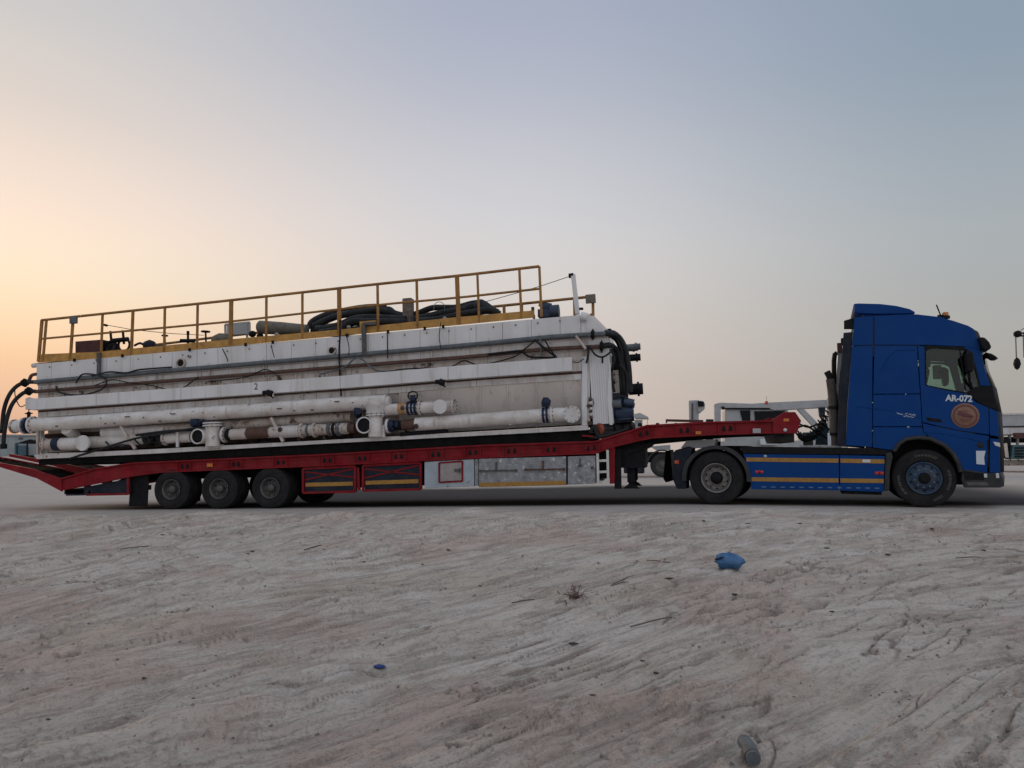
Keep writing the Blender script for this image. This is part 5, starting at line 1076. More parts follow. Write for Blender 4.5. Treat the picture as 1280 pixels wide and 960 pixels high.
for k in range(7):
    q = T(rr_.uniform(764, 784), rr_.uniform(490, 524), rr_.uniform(.15, .5)); b = MB(); b.cyl(q, q + Vector((rr_.uniform(.05, .2), rr_.uniform(-.05, .05), rr_.uniform(-.08, .08))), rr_.uniform(.03, .09), 12); b.build('coupling', rr_.choice(('navy', 'grey', 'black', 'motor')), SK, bevel=0.006)
ebox('pump_foot', 764, 522, 790, 529, 0.35, 0.9, 'dblue'); ebox('belt_guard', 765, 495, 772, 504, 0.3, 0.5, 'navy')
# railing -------------------------------------------------------------
fR0 = lin([(52, 400.3), (289, 375.3), (472, 355), (571, 345), (674, 333)]); fR1 = lin([(52, 423.5), (289, 402), (472, 381), (571, 372.3), (674, 361)])
fK0 = lin([(47, 443), (121, 440), (200, 431.5), (400, 414.6), (571, 396.5), (668, 388)]); fK1 = lin([(47, 453.5), (121, 448.6), (200, 441), (400, 422), (571, 406.5), (668, 397)])
RL = thing_part = None
b = MB(); b.tube(polyl(fR0, 52, 674, 14, 0.15), 0.032, 8); rail_top = b.build('top_rail', 'ochre', SK)
b = MB(); b.tube(polyl(fR1, 52, 674, 14, 0.15), 0.026, 8); b.build('mid_rail', 'ochre', SK)
for x0, x1 in ((48, 88), (88.3, 121), (121.5, 290), (290.3, 425), (425.3, 571), (571.3, 668)):
    sec(x0, x1, fK0, fK1, 0.02, 0.035, 'toe_board', 'yellow', 0.0, Yp=0.15)
for x, w, le in ((52, .07, 3.9), (57.5, .05, 3.9), (91, .06, 3), (128, .045, 1.8), (166, .06, 1.8), (206, .045, .8), (247, .045, .7), (289, .09, .7), (333, .045, .2), (378, .045, 0), (424, .09, -.3), (472, .05, -.8), (521, .05, -1), (571.5, .09, -2), (597, .045, -2), (649.5, .05, -2.2), (674.5, .05, -2.4)):
    b = MB(); b.bar(T(x + le * .15, fR0(x), 0.15), T(x - le, fK1(min(x, 668)) - (1.0), 0.15), w, 0.04); b.build('railing_post', 'ochre', SK)
# return rail at the left end and far side rails
b = MB(); b.bar(T(52, 400.5, .15), T(52, 400.5, .15) + Vector((0, TD - 0.1, 0)), 0.05); b.bar(T(51, 423.5, .15), T(51, 423.5, .15) + Vector((0, TD - 0.1, 0)), 0.04); b.build('end_rail', 'yellow', SK) if False else None
fF = lin([(195, 431), (267, 422), (600, 385), (742, 370.5)])
b = MB(); b.tube([T(x, fF(x), 2.4) for x in (195, 267, 430, 600, 742)], 0.035, 8); b.build('far_rail', 'ochre', SK)
for x in (630, 652, 718, 741): b = MB(); b.bar(T(x, fF(x), 2.4), T(x + .5, fF(x) + (27 if x > 700 else 18), 2.4), 0.065); b.build('far_post', 'ochre', SK)
b = MB(); b.bar(T(737, 394, 2.4), T(742, 393, 2.4), 0.06); b.build('far_mid_rail', 'ochre', SK)
ebox('junction_box', 731.5, 368.3, 745, 378.8, 2.30, 2.36, 'beige'); ebox('junction_box', 86.5, 396, 97.5, 404.5, 0.08, 0.16, 'grey')
ebox('toe_frame', 450, 402, 471, 404, 0.12, 0.18, 'yellow', 0); b = MB(); b.bar(T(451.5, 402, .1), T(452.5, 416, .1), 0.06, .05); b.build('toe_post', 'yellow', SK)
b = MB(); b.bar(T(454.5, 405, .04), T(455.5, 442, .04), 0.09, .06); b.build('standpipe', 'steel', SK); b = MB(); b.bar(T(455, 405, .04), T(470, 404, .04), 0.06, .06); b.build('standpipe_arm', 'steel', SK)
ebox('toe_gap_box', 457, 405, 468, 415, 0.15, 0.4, 'dblue')
b = MB(); b.bar(T(124, 441, .05), T(123.5, 470, .05), 0.08, .05); b.build('standpipe', 'steel', SK)
# deck of the tank
b = MB(); b.prism(tl([(46, 454), (725, 394), (726, 396), (46, 456)], 0.15), 0.04, TD - 0.03); b.build('tank_deck', 'plastic', SK)
b = MB(); b.cyl(T(726, 395, .05), T(734, 396.5, .05), 0.09, 12); b.build('edge_roller', 'white2', SK)
# white mast with tensioned wire
b = MB(); b.bar(T(716.3, 343, 1.0), T(722, 393, 1.0), 0.10, 0.10); mast = b.build('mast', 'white2', SK, bevel=0.01)
b = MB(); b.cyl(T(711, 345, 1.0), T(717, 344, 1.0), 0.055, 10); b.cyl(T(724, 386, 1), T(729, 386, 1), 0.03, 8); b.build('mast_fitting', 'black', mast)
b = MB(); b.tube([T(712, 345.5, 1.0), T(676, 357.5, 1.0), T(640, 368, 1.0), T(600, 379, 1.0)], 0.008, 5); b.build('stay_wire', 'black', mast)
b = MB(); b.tube([T(132, 406, 1.0), T(165, 412, 1.0), T(215, 417, 1.0), T(255, 419, 1.0)], 0.008, 5); b.cyl(T(130, 406, 1), T(134, 407, 1), 0.03, 8); b.build('stay_wire', 'black', SK)

# ------------------------------------------------------------------ loose things on top of the tank
def single(name, b, mt, label, cat, group=None, bevel=0.0, seg=2):
    o = b.build(name, mt, None, bevel=bevel, seg=seg); c = sum((Vector(v.co) for v in o.data.vertices), Vector()) / len(o.data.vertices)
    zmin = min(v.co.z for v in o.data.vertices); c.z = zmin
    o.data.transform(Matrix.Translation(-c)); o.location = c; return tag(o, label, cat, group)
hosesA = [
 ([(387, 411), (390, 403), (405, 395), (425, 390), (450, 385.5), (470, 384), (482, 385)], .085, 1.15, 'uppermost black hose of the left pile on the white tank'),
 ([(392, 408), (402, 403), (422, 395), (446, 391), (470, 388), (490, 391), (505, 397)], .085, 1.0, 'black hose arching over the middle of the left pile on the tank'),
 ([(395, 412), (410, 411), (425, 407), (445, 399), (470, 398), (507, 400)], .10, .8, 'thick black hose along the front of the left pile on the tank'),
 ([(400, 417), (425, 412), (440, 403), (462, 402.5), (508, 403.5)], .095, .7, 'lowest black hose of the left pile, nearest the ochre toe board'),
 ([(456, 388), (466, 392), (474, 389), (486, 386), (494, 391), (507, 394)], .06, 1.3, 'thin black hose kinked upwards just left of the stained post'),
 ([(390, 414), (420, 416), (450, 412), (480, 407), (508, 406)], .10, 1.2, 'black hose lying flat beneath the left pile')]
hosesB = [
 ([(515, 394), (524, 391), (540, 385), (556, 384.5), (572, 384), (592, 379), (604, 380)], .07, 1.1, 'uppermost black hose of the right pile, arching beside the stained post'),
 ([(518, 399), (535, 396), (552, 392), (575, 388), (597, 383), (622, 391)], .09, .9, 'thick black hose through the middle of the right pile on the tank'),
 ([(520, 402), (545, 400), (565, 396), (590, 391), (612, 388), (624, 393)], .085, .7, 'black hose at the front of the right pile, by the ochre toe board'),
 ([(560, 388), (580, 383), (600, 378), (612, 384), (622, 393)], .07, 1.3, 'short black hose sloping down at the right end of the pile')]
for pts, r, Y, lab in hosesA + hosesB:
    b = MB(); w = spline([P(x, y, Y) for x, y in pts], 6)
    b.tube(w, r, 12); single('rubber_hose', b, 'hose', lab, 'hose', 'black hoses piled on the white tank')
for k, (x, y, t) in enumerate(((601, 382, 'black rubber lump with a pointed top on the right hose pile'),)):
    b = MB(); q = P(x, y, .9); b.lathe([(-.14, 0), (-.12, .16), (0, .17), (.10, .09), (.14, .04), (.15, 0)], q, (0.15, 0, 1), 12); single('rubber_boot', b, 'hose', t, 'rubber boot')
b = MB(); b.tube(spline([P(542, 388, .8), P(544, 379.5, .8), P(550, 377.5, .8), P(555, 381, .8), P(556, 389, .8)], 5), 0.008, 5); single('wire_loop', b, 'grey', 'thin wire loop sticking up from the right pile of black hoses', 'wire')
b = MB(); b.prism([(p.x, p.z) for p in (P(504.5, 374, 1.0), P(515.5, 373, 1.0), P(516, 406, 1.0), P(505, 407, 1.0))], .9, 1.12); single('wooden_post', b, 'stained', 'short stained square post standing between the two piles of black hoses', 'post', bevel=0.01)
b = MB(); b.tube([P(323, 409, .9), P(325, 409, .9), P(352, 410.5, .9), P(384, 412, .9)], [.12, .165, .155, .12], 16); single('canvas_roll', b, 'beige', 'beige canvas roll lying behind the ochre toe board, left of the black hoses', 'roll')
b = MB()
for x0, x1 in ((283, 313),):
    A, B_ = P(281.5, 406, 1.0), P(312, 403, 1.0); C_, D_ = P(312, 426, 1.0), P(282, 428, 1.0)
    b.prism([(p.x, p.z) for p in (P(284, 406.5, 1.0), P(310, 404.5, 1.0), P(310, 417.5, 1.0), P(290, 418.5, 1.0), P(284, 418.5, 1))], .98, 1.04)
    b.bar(D_, A, .04); b.bar(A, B_, .05); b.bar(B_, P(312, 419, 1.), .04); b.bar(P(309, 415, 1.1), P(309, 427, 1.1), .04)
single('sheet_bracket', b, 'greysheet', 'pale grey framed sheet panel on the tank, left of the beige roll', 'frame')
b = MB(); q = P(275, 424.5, .9); b.lathe([(-.2, 0), (-.18, .10), (0, .16), (.2, .13), (.22, 0)], q, (1, 0, .05), 14); single('covered_bundle', b, 'beige', 'small grey-beige hump beside the pale metal frame on the tank', 'bundle')
for x, y, r, t in ((315.5, 417.5, .085, 'small black round fitting right of the pale metal frame'), (325, 420, .07, 'small black fitting tucked under the end of the beige roll')):
    b = MB(); q = P(x, y, .9); b.lathe([(-.08, 0), (-.06, r * .8), (0, r), (.06, r * .8), (.08, 0)], q, (1, -.4, 0), 12); single('black_fitting', b, 'black', t, 'fitting')
for x, y0, y1, w, t in ((206, 419.5, 432, 8, 'leftmost dark handwheel on a thin stem on the tank, by the third slim railing post'), (257, 414.5, 427, 11, 'widest flat dark handwheel on a thin stem, left of the pale metal frame')):
    b = MB(); q = P(x, y0, 1.0); e = P(x + .5, y1, 1.0); b.cyl(e, q, .022, 8); w_ = w / 110; b.lathe([(-.015, w_ * .85), (-.015, w_ * 1.1), (.015, w_ * 1.1), (.015, w_ * .85)], q, (0, 0, 1), 18, closed=True); b.bar(q - Vector((w_, 0, 0)), q + Vector((w_, 0, 0)), .03); b.bar(q - Vector((0, w_, 0)), q + Vector((0, w_, 0)), .03)
    single('valve_handwheel', b, 'black', t, 'handwheel')
b = MB(); b.bar(P(235, 414, 1.), P(235, 429, 1.), .04); b.cyl(P(226, 426, 1.), P(243, 426, 1.), .05, 10); b.box(P(233, 418, .97), P(237, 414, 1.03)); single('valve_lever', b, 'black', 'dark upright lever valve between the two handwheels on the tank', 'valve')
b = MB(); b.prism([(p.x, p.z) for p in (P(94, 426.8, .8), P(125, 424.5, .8), P(125, 441.5, .8), P(94, 444, .8))], .8, 1.5); single('maroon_panel', b, 'maroon', 'dull maroon box behind the railing at the left end of the tank', 'box', bevel=0.01)
b = MB(); q = P(139, 434, .9); b.tube([q + Vector((math.cos(a) * .15, .0, math.sin(a) * .15)) for a in [2 * math.pi * i / 18 for i in range(19)]], .035, 8, caps=False); q2 = P(155, 431, .9); b.tube([q2 + Vector((math.cos(a) * .16, 0, math.sin(a) * .16)) for a in [2 * math.pi * i / 18 for i in range(19)]], .03, 8, caps=False)
b.cyl(P(138, 414, .9), P(140, 434, .9), .03, 8); b.cyl(P(153.5, 413, .9), P(155, 430, .9), .03, 8); b.box(P(128, 442, .8), P(136, 427, 1.1)); b.cyl(P(140, 426, .9), P(160, 424, .9), .06, 10)
for a in range(0, 180, 45): b.bar(q + Vector((math.cos(math.radians(a)), 0, math.sin(math.radians(a)))) * .15, q - Vector((math.cos(math.radians(a)), 0, math.sin(math.radians(a)))) * .15, .02)
single('valve_cluster', b, 'black', 'dark cluster of wheel valves behind the railing beside the maroon box', 'valves')
b = MB(); q = P(188, 432, .9); b.lathe([(-.14, 0), (-.12, .13), (0, .15), (.10, .10), (.12, 0)], q, (1, 0, .1), 14); b.tube(spline([P(168, 432, .9), P(175, 429, .9), P(181, 432, .9)], 5), .03, 8); b.cyl(P(196, 434, .9), P(204, 433, .9), .05, 8); single('dark_pump', b, 'dblue', 'dark rounded pump head behind the toe board, right of the wheel valves', 'pump')
b = MB(); q = P(694, 390, .8); b.cyl(P(688, 390, .8), P(699, 389, .8), .15, 18); b.cyl(P(676, 386, .8), P(690, 384, .8), .09, 14); b.box(P(672, 396, .7), P(690, 389, 1.0)); b.lathe([(-.02, .15), (.02, .15)], P(681, 381, .8), (0, 0, 1), 14); b.cyl(P(681, 388, .8), P(681, 380, .8), .05, 10); single('agitator_motor', b, 'motor', 'blue electric motor on the tank roof between the railing end and the white mast', 'motor', bevel=0.008)
b = MB(); b.box(P(664, 397, .6), P(668, 384, .64)); b.box(P(665, 397, .6), P(669, 394, .9)); single('steel_offcut', b, 'brown', 'rusty steel offcut at the right end of the toe board beside the blue motor', 'offcut')
for x, y, t in ((346, 418, 'small pale stone-like lump on the toe board below the beige roll'), (436, 409, 'small pale lump below the left pile of hoses'), (556, 398, 'small pale lump at the foot of the right pile of hoses')):
    b = MB(); q = P(x, y, .5); b.lathe([(-.04, 0), (-.03, .05), (.02, .05), (.05, 0)], q, (.2, 0, 1), 8); single('pale_lump', b, 'palewood', t, 'lump')
# pipe with an orange cap jammed on the slope of the trailer, and rags beside it
b = MB(); a_ = P(749, 536.5, .15); c_ = P(752, 536.5, .5); e_ = P(790, 533, .9)
b.tube([a_, P(760, 535.8, .35), e_], .105, 16); pp = single('drain_hose_roll', b, 'plastic', 'grey pipe with an orange-red end cap lying on the trailer slope below the tank end', 'pipe')
b = MB(); d = (Vector(P(760, 535.8, .35)) - Vector(a_)).normalized(); b.lathe([(-.03, 0), (-.03, .10), (-.01, .125), (.03, .125), (.03, .10)], Vector(a_) - pp.location, d, 20); b.build('end_cap', 'orange', pp)
for i, (t0) in enumerate((.35, .6, .85)):
    p_ = Vector(a_).lerp(Vector(e_), t0) - pp.location; b = MB(); b.cyl(p_ - d * .03, p_ + d * .03, .12, 14); b.build('pipe_strap', 'black', pp)
b = MB(); b.tube(spline([P(738, 540, .1), P(743, 534, .1), P(748, 545, .1), P(757, 541, .2), P(768, 541, .3)], 5), .05, 8); b.tube(spline([P(736, 546, .1), P(745, 547, .1), P(760, 544, .1), P(785, 536, .2)], 5), .04, 8); single('black_strap_heap', b, 'hose', 'heap of dark lashing straps under the orange-capped pipe', 'straps')
b = MB(); b.bar(P(728, 544.5, .08), P(742, 545.5, .08), .035, .05); single('red_lashing_bar', b, 'red', 'short red bar wedged under the right foot of the tank', 'bar')

# ------------------------------------------------------------------ background
def G0(px, Y): p = P(px, 570, Y); return float(ground_h(p.x, Y))
def bp(name, pts, Y, d, mt, root, bevel=0.0):
    b = MB(); b.prism(pl(pts, Y), Y, Y + d); return b.build(name, mt, root, bevel=bevel)
# grey shed far left, with porch
SH = thing('storage_shed', 'long pale grey flat-roofed shed at the far left behind the trailer ramps', 'shed')
Ys = 55
def shed_part(name, x0, y0, x1, y1, Y0, Y1, mt, root=SH): return bp(name, [(x0, y0), (x1, y0), (x1, y1), (x0, y1)], Y0, Y1 - Y0, mt, root)
xs = np.linspace(-120, 130, 26)
for a, c in zip(xs, xs[1:]): bp('wall_panel', [(a + .15, 544.5), (c - .15, 544.5), (c - .15, 574), (a + .15, 574)], Ys, 0.2, 'shed', SH)
bp('wall', [(-120, 543.8), (130, 543.8), (130, 574), (-120, 574)], Ys + .1, 8, 'shed', SH); bp('roof_edge', [(-121, 543), (131, 543), (131, 544.6), (-121, 544.6)], Ys - .2, 9, 'greysheet', SH)
bp('ventilator', [(23, 547), (27.5, 547), (27.5, 549.3), (23, 549.3)], Ys - .1, .1, 'rim', SH)
PO = thing('porch_shelter', 'small dark-roofed shelter over a grey doorway in front of the pale shed', 'shelter')
bp('roof', [(19.5, 554.5), (32, 550.5), (37.5, 549), (44, 550.5), (44, 555), (33, 554.2)], Ys - 3, 2.4, 'black', PO)
bp('post', [(32.8, 554), (34.3, 554), (34.3, 575), (32.8, 575)], Ys - 3, .1, 'dblue', PO); bp('door', [(22.5, 557), (32, 557), (32, 573), (22.5, 573)], Ys - .4, .3, 'bluemetal', PO); bp('door_frame', [(18.3, 554), (20, 554), (20, 573), (18.3, 573)], Ys - .5, .3, 'teal', PO)
# canopy right of the tank
CN = thing('sun_canopy', 'small pale pitched canopy just right of the tank end, far behind', 'canopy')
bp('roof', [(793, 517.5), (800, 516), (810, 521), (810, 522.3), (793, 522.3)], 45, 3, 'greysheet', CN)
for x in (795, 802, 809): bp('post', [(x, 522), (x + .7, 522), (x + .7, 575), (x, 575)], 45, .1, 'shed', CN)
bp('side_wall', [(793, 525), (803, 525), (803, 575), (793, 575)], 46, .2, 'greysheet', CN)
# crane lorry behind the gooseneck
CT = thing('crane_truck', 'white truck-mounted crane with a long straight boom, parked behind the red gooseneck', 'crane truck')
Yc = 22
bp('boom', [(893, 505), (900, 503.2), (940, 504.5), (962, 503), (1036, 499.5), (1037, 509), (968, 513), (960, 510), (900, 510), (893, 508)], Yc, .6, 'greysheet', CT, .02)
bp('boom_slot', [(906, 509.8), (962, 510), (962, 511.4), (906, 511.4)], Yc - .02, .3, 'black', CT)
bp('boom_support', [(893, 508), (901, 509), (901, 590), (894, 590)], Yc, .5, 'greysheet', CT, .01)
bp('crane_cab', [(907, 511.5), (985, 512), (985, 560), (907, 560)], Yc + .1, 2.2, 'greysheet', CT, .02)
for pts in ([(925, 513), (938, 513), (938, 526), (928, 526)], [(943, 514), (982, 513.5), (975, 523), (966, 527), (944, 527)]): bp('cab_window', pts, Yc + .04, .06, 'black', CT)
bp('boom_hinge', [(902, 508), (905.5, 508), (905.5, 512), (902, 512)], Yc - .05, .1, 'black', CT)
bp('lift_ram', [(997, 512), (1005, 511), (1034, 541), (1026, 543)], Yc, .3, 'greysheet', CT, .01)
bp('hook_block', [(1024, 509), (1032, 509), (1031, 522), (1025, 520)], Yc - .2, .3, 'dblue', CT, .01)
bp('boom_tip_post', [(1034, 498), (1036, 498), (1037, 560), (1034.5, 560)], Yc - .3, .1, 'greysheet', CT)
bp('boom_lamp', [(956.5, 501.5), (960, 501.5), (960, 505), (956.5, 505)], Yc - .05, .12, 'redlamp', CT); bp('whip_aerial', [(958, 495), (958.3, 495), (958.5, 502), (958.1, 502)], Yc, .02, 'black', CT)
bp('truck_bed', [(880, 552), (1060, 550), (1060, 561), (880, 562)], Yc, 2.3, 'greysheet', CT)
bp('toolbox', [(1013, 541), (1046, 528), (1050, 556), (1013, 556)], Yc + .3, 1.0, 'teal', CT, .02)
bp('step_box', [(950, 549), (973, 547), (973, 556), (951, 556)], Yc - .5, .4, 'text', CT, .02)
for x in (925, 1010, 1045):
    c = P(x, 577, Yc); z = float(ground_h(c.x, Yc)) + .5
    b = MB(); b.lathe([(0, .2), (0, .30), (-.02, .34), (-.02, .48), (.02, .5), (.28, .5), (.3, .3)], (c.x, Yc, z), (0, 1, 0), 28); w_ = b.build('wheel', 'rubber', CT); b = MB(); b.lathe([(.05, .28), (.1, .2), (.06, .12), (.06, 0)], (c.x, Yc - .05, z), (0, 1, 0), 20); b.build('rim', 'silver', w_)
PD = thing('crane_pedestal', 'white steel pedestal with a dark winch head standing behind the gooseneck', 'pedestal')
bp('column', [(861, 500.5), (874, 500), (873, 545), (862, 545)], 20, .6, 'greysheet', PD, .03); bp('column_slot', [(864.5, 504), (866.5, 504), (866.5, 524), (864.5, 524)], 19.97, .05, 'rim', PD)
bp('winch_head', [(871, 500.5), (879, 501), (881.5, 505), (881, 511), (875, 516), (873, 515)], 19.8, .8, 'greysheet', PD, .03); bp('winch_drum', [(872, 501), (880, 502), (880, 508), (872.5, 508)], 19.7, .2, 'black', PD, .02)
bp('base', [(858, 545), (878, 545), (878, 560), (858, 560)], 20, 1, 'greysheet', PD)
b = MB(); b.prism(pl([(883, 524), (892, 524), (892, 560), (883, 560)], 18), 18, 18.6); single('blue_crate', b, 'dblue', 'small dark blue crate showing above the gooseneck deck beside the white crane post', 'crate')
# tractor parked behind: wheel and mudguard seen under the gooseneck
BT = thing('parked_truck', 'dark parked lorry behind, its rear wheel and mudguard showing under the gooseneck', 'lorry')
Yb = 16.5; c = P(828, 578, Yb); zb_ = float(ground_h(c.x, Yb)) + .5
b = MB(); b.lathe([(0, .27), (-.02, .34), (-.02, .47), (.02, .5), (.28, .5), (.3, .3)], (c.x, Yb, zb_), (0, 1, 0), 32); w_ = b.build('wheel', 'plastic', BT); b = MB(); b.lathe([(-.0, .29), (.08, .27), (.12, .2), (.06, .12), (.06, 0)], (c.x, Yb, zb_), (0, 1, 0), 24); b.build('rim', 'rim', w_)
arc = [(c.x + math.cos(math.radians(a)) * .66, zb_ + math.sin(math.radians(a)) * .64) for a in range(20, 181, 12)]; arc2 = [(c.x + math.cos(math.radians(a)) * .60, zb_ + math.sin(math.radians(a)) * .58) for a in range(20, 181, 12)]
b = MB(); b.prism(arc + arc2[::-1], Yb - .1, Yb + .5); b.build('mudguard', 'plastic', BT); bp('white_flank', [(812, 558), (838, 556), (838, 562), (822, 564)], Yb + .7, .3, 'greysheet', BT)
b = MB(); b.box((c.x - 4.2, Yb + .8, zb_ + .1), (c.x + .8, Yb + 1.6, zb_ + .55)); b.build('chassis', 'black', BT); b = MB(); b.box((c.x - 1.6, Yb + .1, zb_ - .35), (c.x - .75, Yb + .6, zb_ + .3)); b.build('side_tank', 'dblue', BT, bevel=.05)
for x in (806, 802): bp('air_tank', [(x, 572), (x + 3, 572), (x + 3, 576), (x, 576)], Yb, .3, 'greysheet', BT)
# right: white tanks and teal machinery beyond the cab
WT = thing('box_tank_trailer', 'white box-shaped tank trailer at the right edge beyond the blue cab', 'trailer')
Yr = 24
bp('upper_tank', [(1245, 518.5), (1330, 517), (1330, 532), (1245, 533)], Yr, 2.2, 'greysheet', WT, .03); bp('lower_tank', [(1245, 534.5), (1330, 534), (1330, 543), (1245, 543.5)], Yr + .1, 2.0, 'white', WT, .02)
bp('tank_rim', [(1245, 516.6), (1330, 515.2), (1330, 517.4), (1245, 518.8)], Yr - .05, 2.3, 'white', WT); bp('chassis', [(1245, 546), (1330, 546), (1330, 553), (1245, 553)], Yr + .4, 1.4, 'black', WT)
bp('skid_plate', [(1240, 575), (1330, 575), (1330, 582), (1240, 582)], Yr + .2, 1.6, 'dirtywhite', WT)
for x in (1253, 1262, 1272, 1284): bp('frame_post', [(x, 543), (x + 1.8, 543), (x + 1.8, 576), (x, 576)], Yr + .2, .2, 'greysheet', WT)
MC = thing('teal_generator', 'teal machine with louvred grille under the white tank trailer at the right edge', 'machine')
bp('housing', [(1266, 556), (1325, 556), (1325, 574), (1264, 574)], Yr - .8, .7, 'teal', MC, .02)
for k in range(4): bp('louvre', [(1269, 559 + k * 3.6), (1280.5, 559 + k * 3.6), (1280.5, 560.8 + k * 3.6), (1269, 560.8 + k * 3.6)], Yr - .86, .08, 'black', MC)
bp('engine_block', [(1250, 548), (1263, 548), (1264, 573), (1250, 573)], Yr - .6, .6, 'black', MC); bp('pipe_bend', [(1256, 554), (1259, 554), (1261, 572), (1258, 572)], Yr - .8, .15, 'dirtywhite', MC)
bp('rust_guard', [(1270, 541), (1285, 541), (1285, 548), (1270, 548)], Yr - .3, .3, 'maroon', MC)
# crane jib and hook at the right edge
HK = thing('crane_jib', 'lattice crane jib tip with a hanging hook block at the right edge of the sky', 'crane')
Yk = 34
def kp(x, y): return P(x, y, Yk)
b = MB()
for a, c in (((1268, 417), (1340, 411)), ((1268, 420), (1340, 420)), ((1270, 417), (1278, 420)), ((1278, 416), (1286, 420)), ((1286, 415), (1296, 420)), ((1296, 415), (1306, 420))): b.bar(kp(*a), kp(*c), .07)
b.build('jib', 'black', HK); b = MB(); b.bar(kp(1269.5, 418), kp(1270.5, 450), .05); b.bar(kp(1279, 418), kp(1280, 447), .05); b.build('hoist_rope', 'rim', HK)
b = MB(); b.lathe([(-.35, .02), (-.25, .13), (0, .2), (.25, .15), (.38, .04), (.38, 0)], kp(1271.3, 455), (.05, 0, 1), 10); b.lathe([(-.15, 0), (-.15, .04), (-.0, .02)], kp(1271.3, 461), (0, 0, -1), 8); b.build('hook_block', 'black', HK)
b = MB(); b.bar(kp(1340, 416), kp(1342, 575), .5); b.build('crane_mast', 'rim', HK); b = MB(); b.bar(kp(1276, 413), kp(1290, 404), .04); b.build('jib_stay', 'rim', HK)
b = MB(); b.lathe([(-.12, 0), (-.1, .2), (.1, .2), (.12, 0)], kp(1272, 417.5), (0, 1, 0), 14); b.build('sheave', 'black', HK)
# low yard objects seen as a thin pale line behind the trailer
for x0, x1, y0, Y, mt, nm, lab, cat in ((1000, 1012, 548, 26, 'greysheet', 'pale_cabinet', 'pale cabinet behind the coupling, beside the coiled air lines', 'cabinet'),):
    b = MB(); b.prism(pl([(x0, y0), (x1, y0), (x1, 575), (x0, 575)], Y), Y, Y + .8); single(nm, b, mt, lab, cat, bevel=.02)

# ------------------------------------------------------------------ litter on the mud
def crumple(c, sx, sy, sz, seed, n=14, m_=10, rr=.35):
    b = MB(); r_ = random.Random(seed); vs_ = []
    for i in range(m_ + 1):
        for j in range(n):
            th, ph = math.pi * i / m_, 2 * math.pi * j / n; k = 1 + r_.uniform(-rr, rr) * .6 + .18 * math.sin(3 * ph + seed) * math.sin(th)
            vs_.append((c.x + sx * k * math.sin(th) * math.cos(ph), c.y + sy * k * math.sin(th) * math.sin(ph), c.z + sz * (math.cos(th) * k * .9 + .75)))
    fs = [(i * n + j, i * n + (j + 1) % n, (i + 1) * n + (j + 1) % n, (i + 1) * n + j) for i in range(m_) for j in range(n)]
    b.add(vs_, fs, True); return b
g_ = ghit(911, 710); bag = single('plastic_bag', crumple(g_, .125, .10, .085, 3), 'bag', 'crumpled bright blue plastic bag lying on the mud in front of the tractor', 'bag')
b = MB(); b.tube([Vector((-.13, -.05, .11)), Vector((-.06, -.08, .135)), Vector((-.01, -.07, .125))], .009, 6); b.build('bag_fold', 'navy', bag)
g_ = ghit(474, 836); single('plastic_scrap', crumple(g_, .045, .03, .012, 8, 8, 5), 'scrap', 'tiny deep blue plastic scrap in the left foreground mud', 'scrap')
g_ = ghit(936, 944); d_ = Vector((.35, -.9, 0)).normalized(); d_ = Vector((0.10, -1, 0)).normalized()
b = MB(); e1 = g_ + Vector((-.015, .07, .03)); e2 = e1 + d_ * .22; b.tube([e1, e1.lerp(e2, .5) + Vector((0.01, 0, .004)), e2], .034, 14); pt = single('plastic_tube', b, 'tube', 'grey plastic tube end poking out of the mud at the bottom edge', 'tube')
b = MB(); q = e1.lerp(e2, .62) - pt.location; b.cyl(q - d_ * .01, q + d_ * .06, .038, 14); b.build('tube_collar', 'rim', pt)
# tuft of roots with a forked stick
g_ = ghit(718, 750); b = MB(); r_ = random.Random(4)
for k in range(46):
    a = r_.uniform(0, 6.28); e = r_.uniform(.1, 1.3); L_ = r_.uniform(.06, .15); q = g_ + Vector((r_.uniform(-.05, .05), r_.uniform(-.03, .03), .01)); d_ = Vector((math.cos(a) * math.cos(e), math.sin(a) * math.cos(e), math.sin(e)))
    b.tube([q, q + d_ * L_ * .6 + Vector((0, 0, .01)), q + d_ * L_ + Vector((r_.uniform(-.02, .02), 0, -.01))], .0022, 4)
o = single('root_tuft', b, 'straw', 'tuft of brown dry roots on the pale mud right of centre', 'root tuft')
def stick(p0, p1, r, mt, lab, nm='stick', cat='stick', lift=.0, mid=.01):
    r *= 0.65; mid *= 0.5
    a, c = ghit(*p0) + Vector((0, 0, r * .7)), ghit(*p1) + Vector((0, 0, r * .7 + lift)); b = MB(); m2 = a.lerp(c, .5) + Vector((0, 0, mid)); b.tube([a, a.lerp(c, .25) + Vector((.01, 0, mid * .8)), m2, c.lerp(a, .2) + Vector((-.01, 0, mid * .5)), c], [r * .8, r, r, r * .9, r * .6], 7); return single(nm, b, mt, lab, cat)
stick((708, 757), (697, 743), .010, 'twig', 'short forked stick leaning beside the tuft of dry roots', lift=.03)
stick((770, 714), (791, 707), .011, 'palewood', 'bleached stick lying between the root tuft and the blue bag'); stick((808, 701), (838, 704), .008, 'twig', 'thin curved twig just left of the blue bag')
stick((765, 731), (792, 720), .008, 'twig', 'thin dark twig right of the root tuft, the upper of two', ); stick((763, 733), (786, 728), .006, 'twig', 'thin dark twig right of the root tuft, the lower of two')
stick((788, 784), (840, 774), .009, 'twig', 'long thin dark twig below the blue bag in open mud'); stick((640, 755), (668, 750), .010, 'twig', 'dark twig left of the forked stick')
stick((1195, 698), (1226, 697), .008, 'twig', 'dark twig in the mud in front of the cab'); stick((380, 688), (402, 682), .012, 'twig', 'dark splinter in the mud below the last trailer wheels')
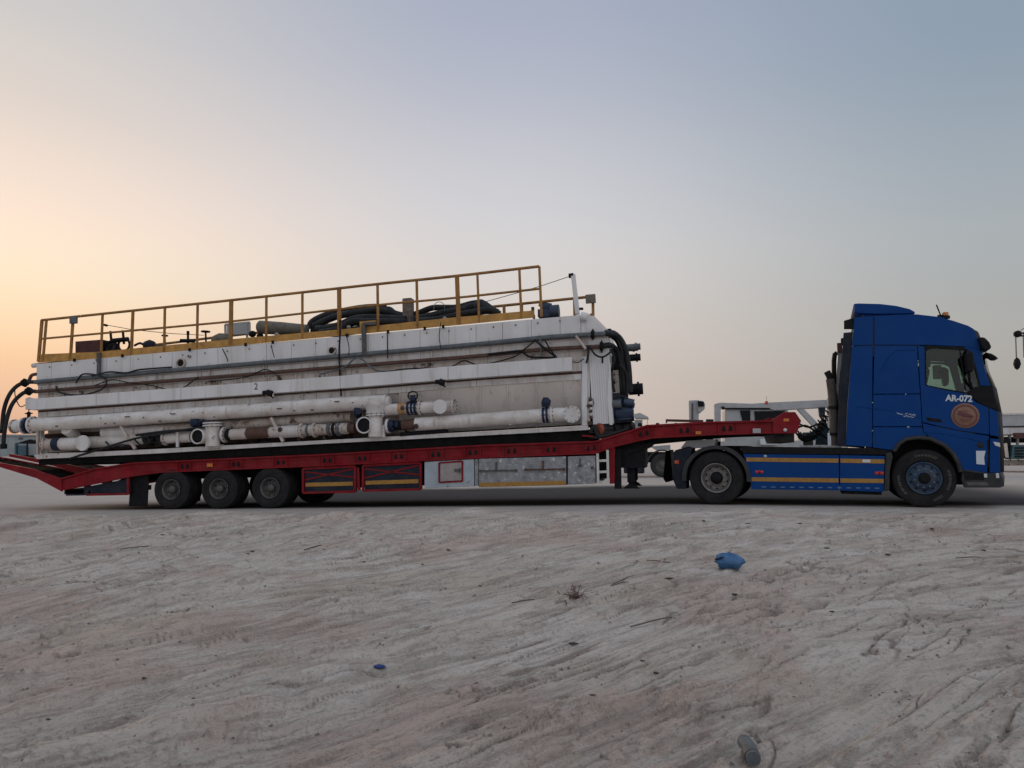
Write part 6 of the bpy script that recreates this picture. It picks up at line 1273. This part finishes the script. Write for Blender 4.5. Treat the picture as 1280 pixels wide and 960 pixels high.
stick((150, 688), (190, 683), .012, 'twig', 'dark splinter in the mud at the far left below the ramp')
# dark flakes and stones, scattered singly
fl = [(716, 807, .03), (836, 724, .03), (845, 673, .02), (748, 705, .02), (1034, 686, .03), (918, 745, .03), (820, 843, .022), (803, 827, .015), (1110, 695, .03), (452, 668, .03), (315, 690, .035), (203, 669, .03), (455, 703, .03), (528, 706, .02), (310, 693, .03), (84, 728, .02), (1230, 689, .025), (880, 652, .03), (935, 655, .03), (1000, 655, .03), (1165, 663, .03), (560, 688, .03), (1040, 765, .02), (600, 733, .02), (180, 850, .02), (60, 900, .015), (740, 870, .015)]
for i, (x, y, s_) in enumerate(fl):
    g_ = ghit(x, y); side = 'left' if x < 480 else 'right' if x > 850 else 'middle'
    single('mud_flake', crumple(g_, s_ * random.uniform(.8, 1.4), s_ * .6, s_ * .28, 20 + i, 7, 4), 'flake', 'small dark flake of dried mud on the churned ground', 'mud flake', 'dark mud flakes on the churned ground')
# crumbs too many to count
b = MB(); r_ = random.Random(12)
N_ = 9000
d_ = np.exp(rng.uniform(math.log(3.4), math.log(15.0), N_)); a_ = YAW + rng.uniform(-.68, .68, N_); X_ = CAM.x - d_ * np.sin(a_); Y_ = CAM.y + d_ * np.cos(a_)
Z_, mk_, rg_ = ground_h(X_, Y_, True); ok_ = (Y_ < -.9) & (rng.random(N_) < .10 + mk_ * 1.2)
for x, y, z, dd in zip(X_[ok_], Y_[ok_], Z_[ok_], d_[ok_]):
    s_ = r_.choice((.004, .005, .007, .010, .015)) * (1 if dd < 7 else 1.3); vs_ = []
    for v in ((1, 0, 0), (-.5, .87, 0), (-.5, -.87, 0), (.2, .1, .8), (0, 0, -.5)): vs_.append((x + v[0] * s_ * r_.uniform(.6, 1.4), y + v[1] * s_ * r_.uniform(.6, 1.4), z + (v[2] + .2) * s_ * r_.uniform(.5, 1.1)))
    b.add(vs_, [(0, 1, 3), (1, 2, 3), (2, 0, 3), (1, 0, 4), (2, 1, 4), (0, 2, 4)])
o = b.build('gravel', 'clod', None); tag(o, kind='stuff')
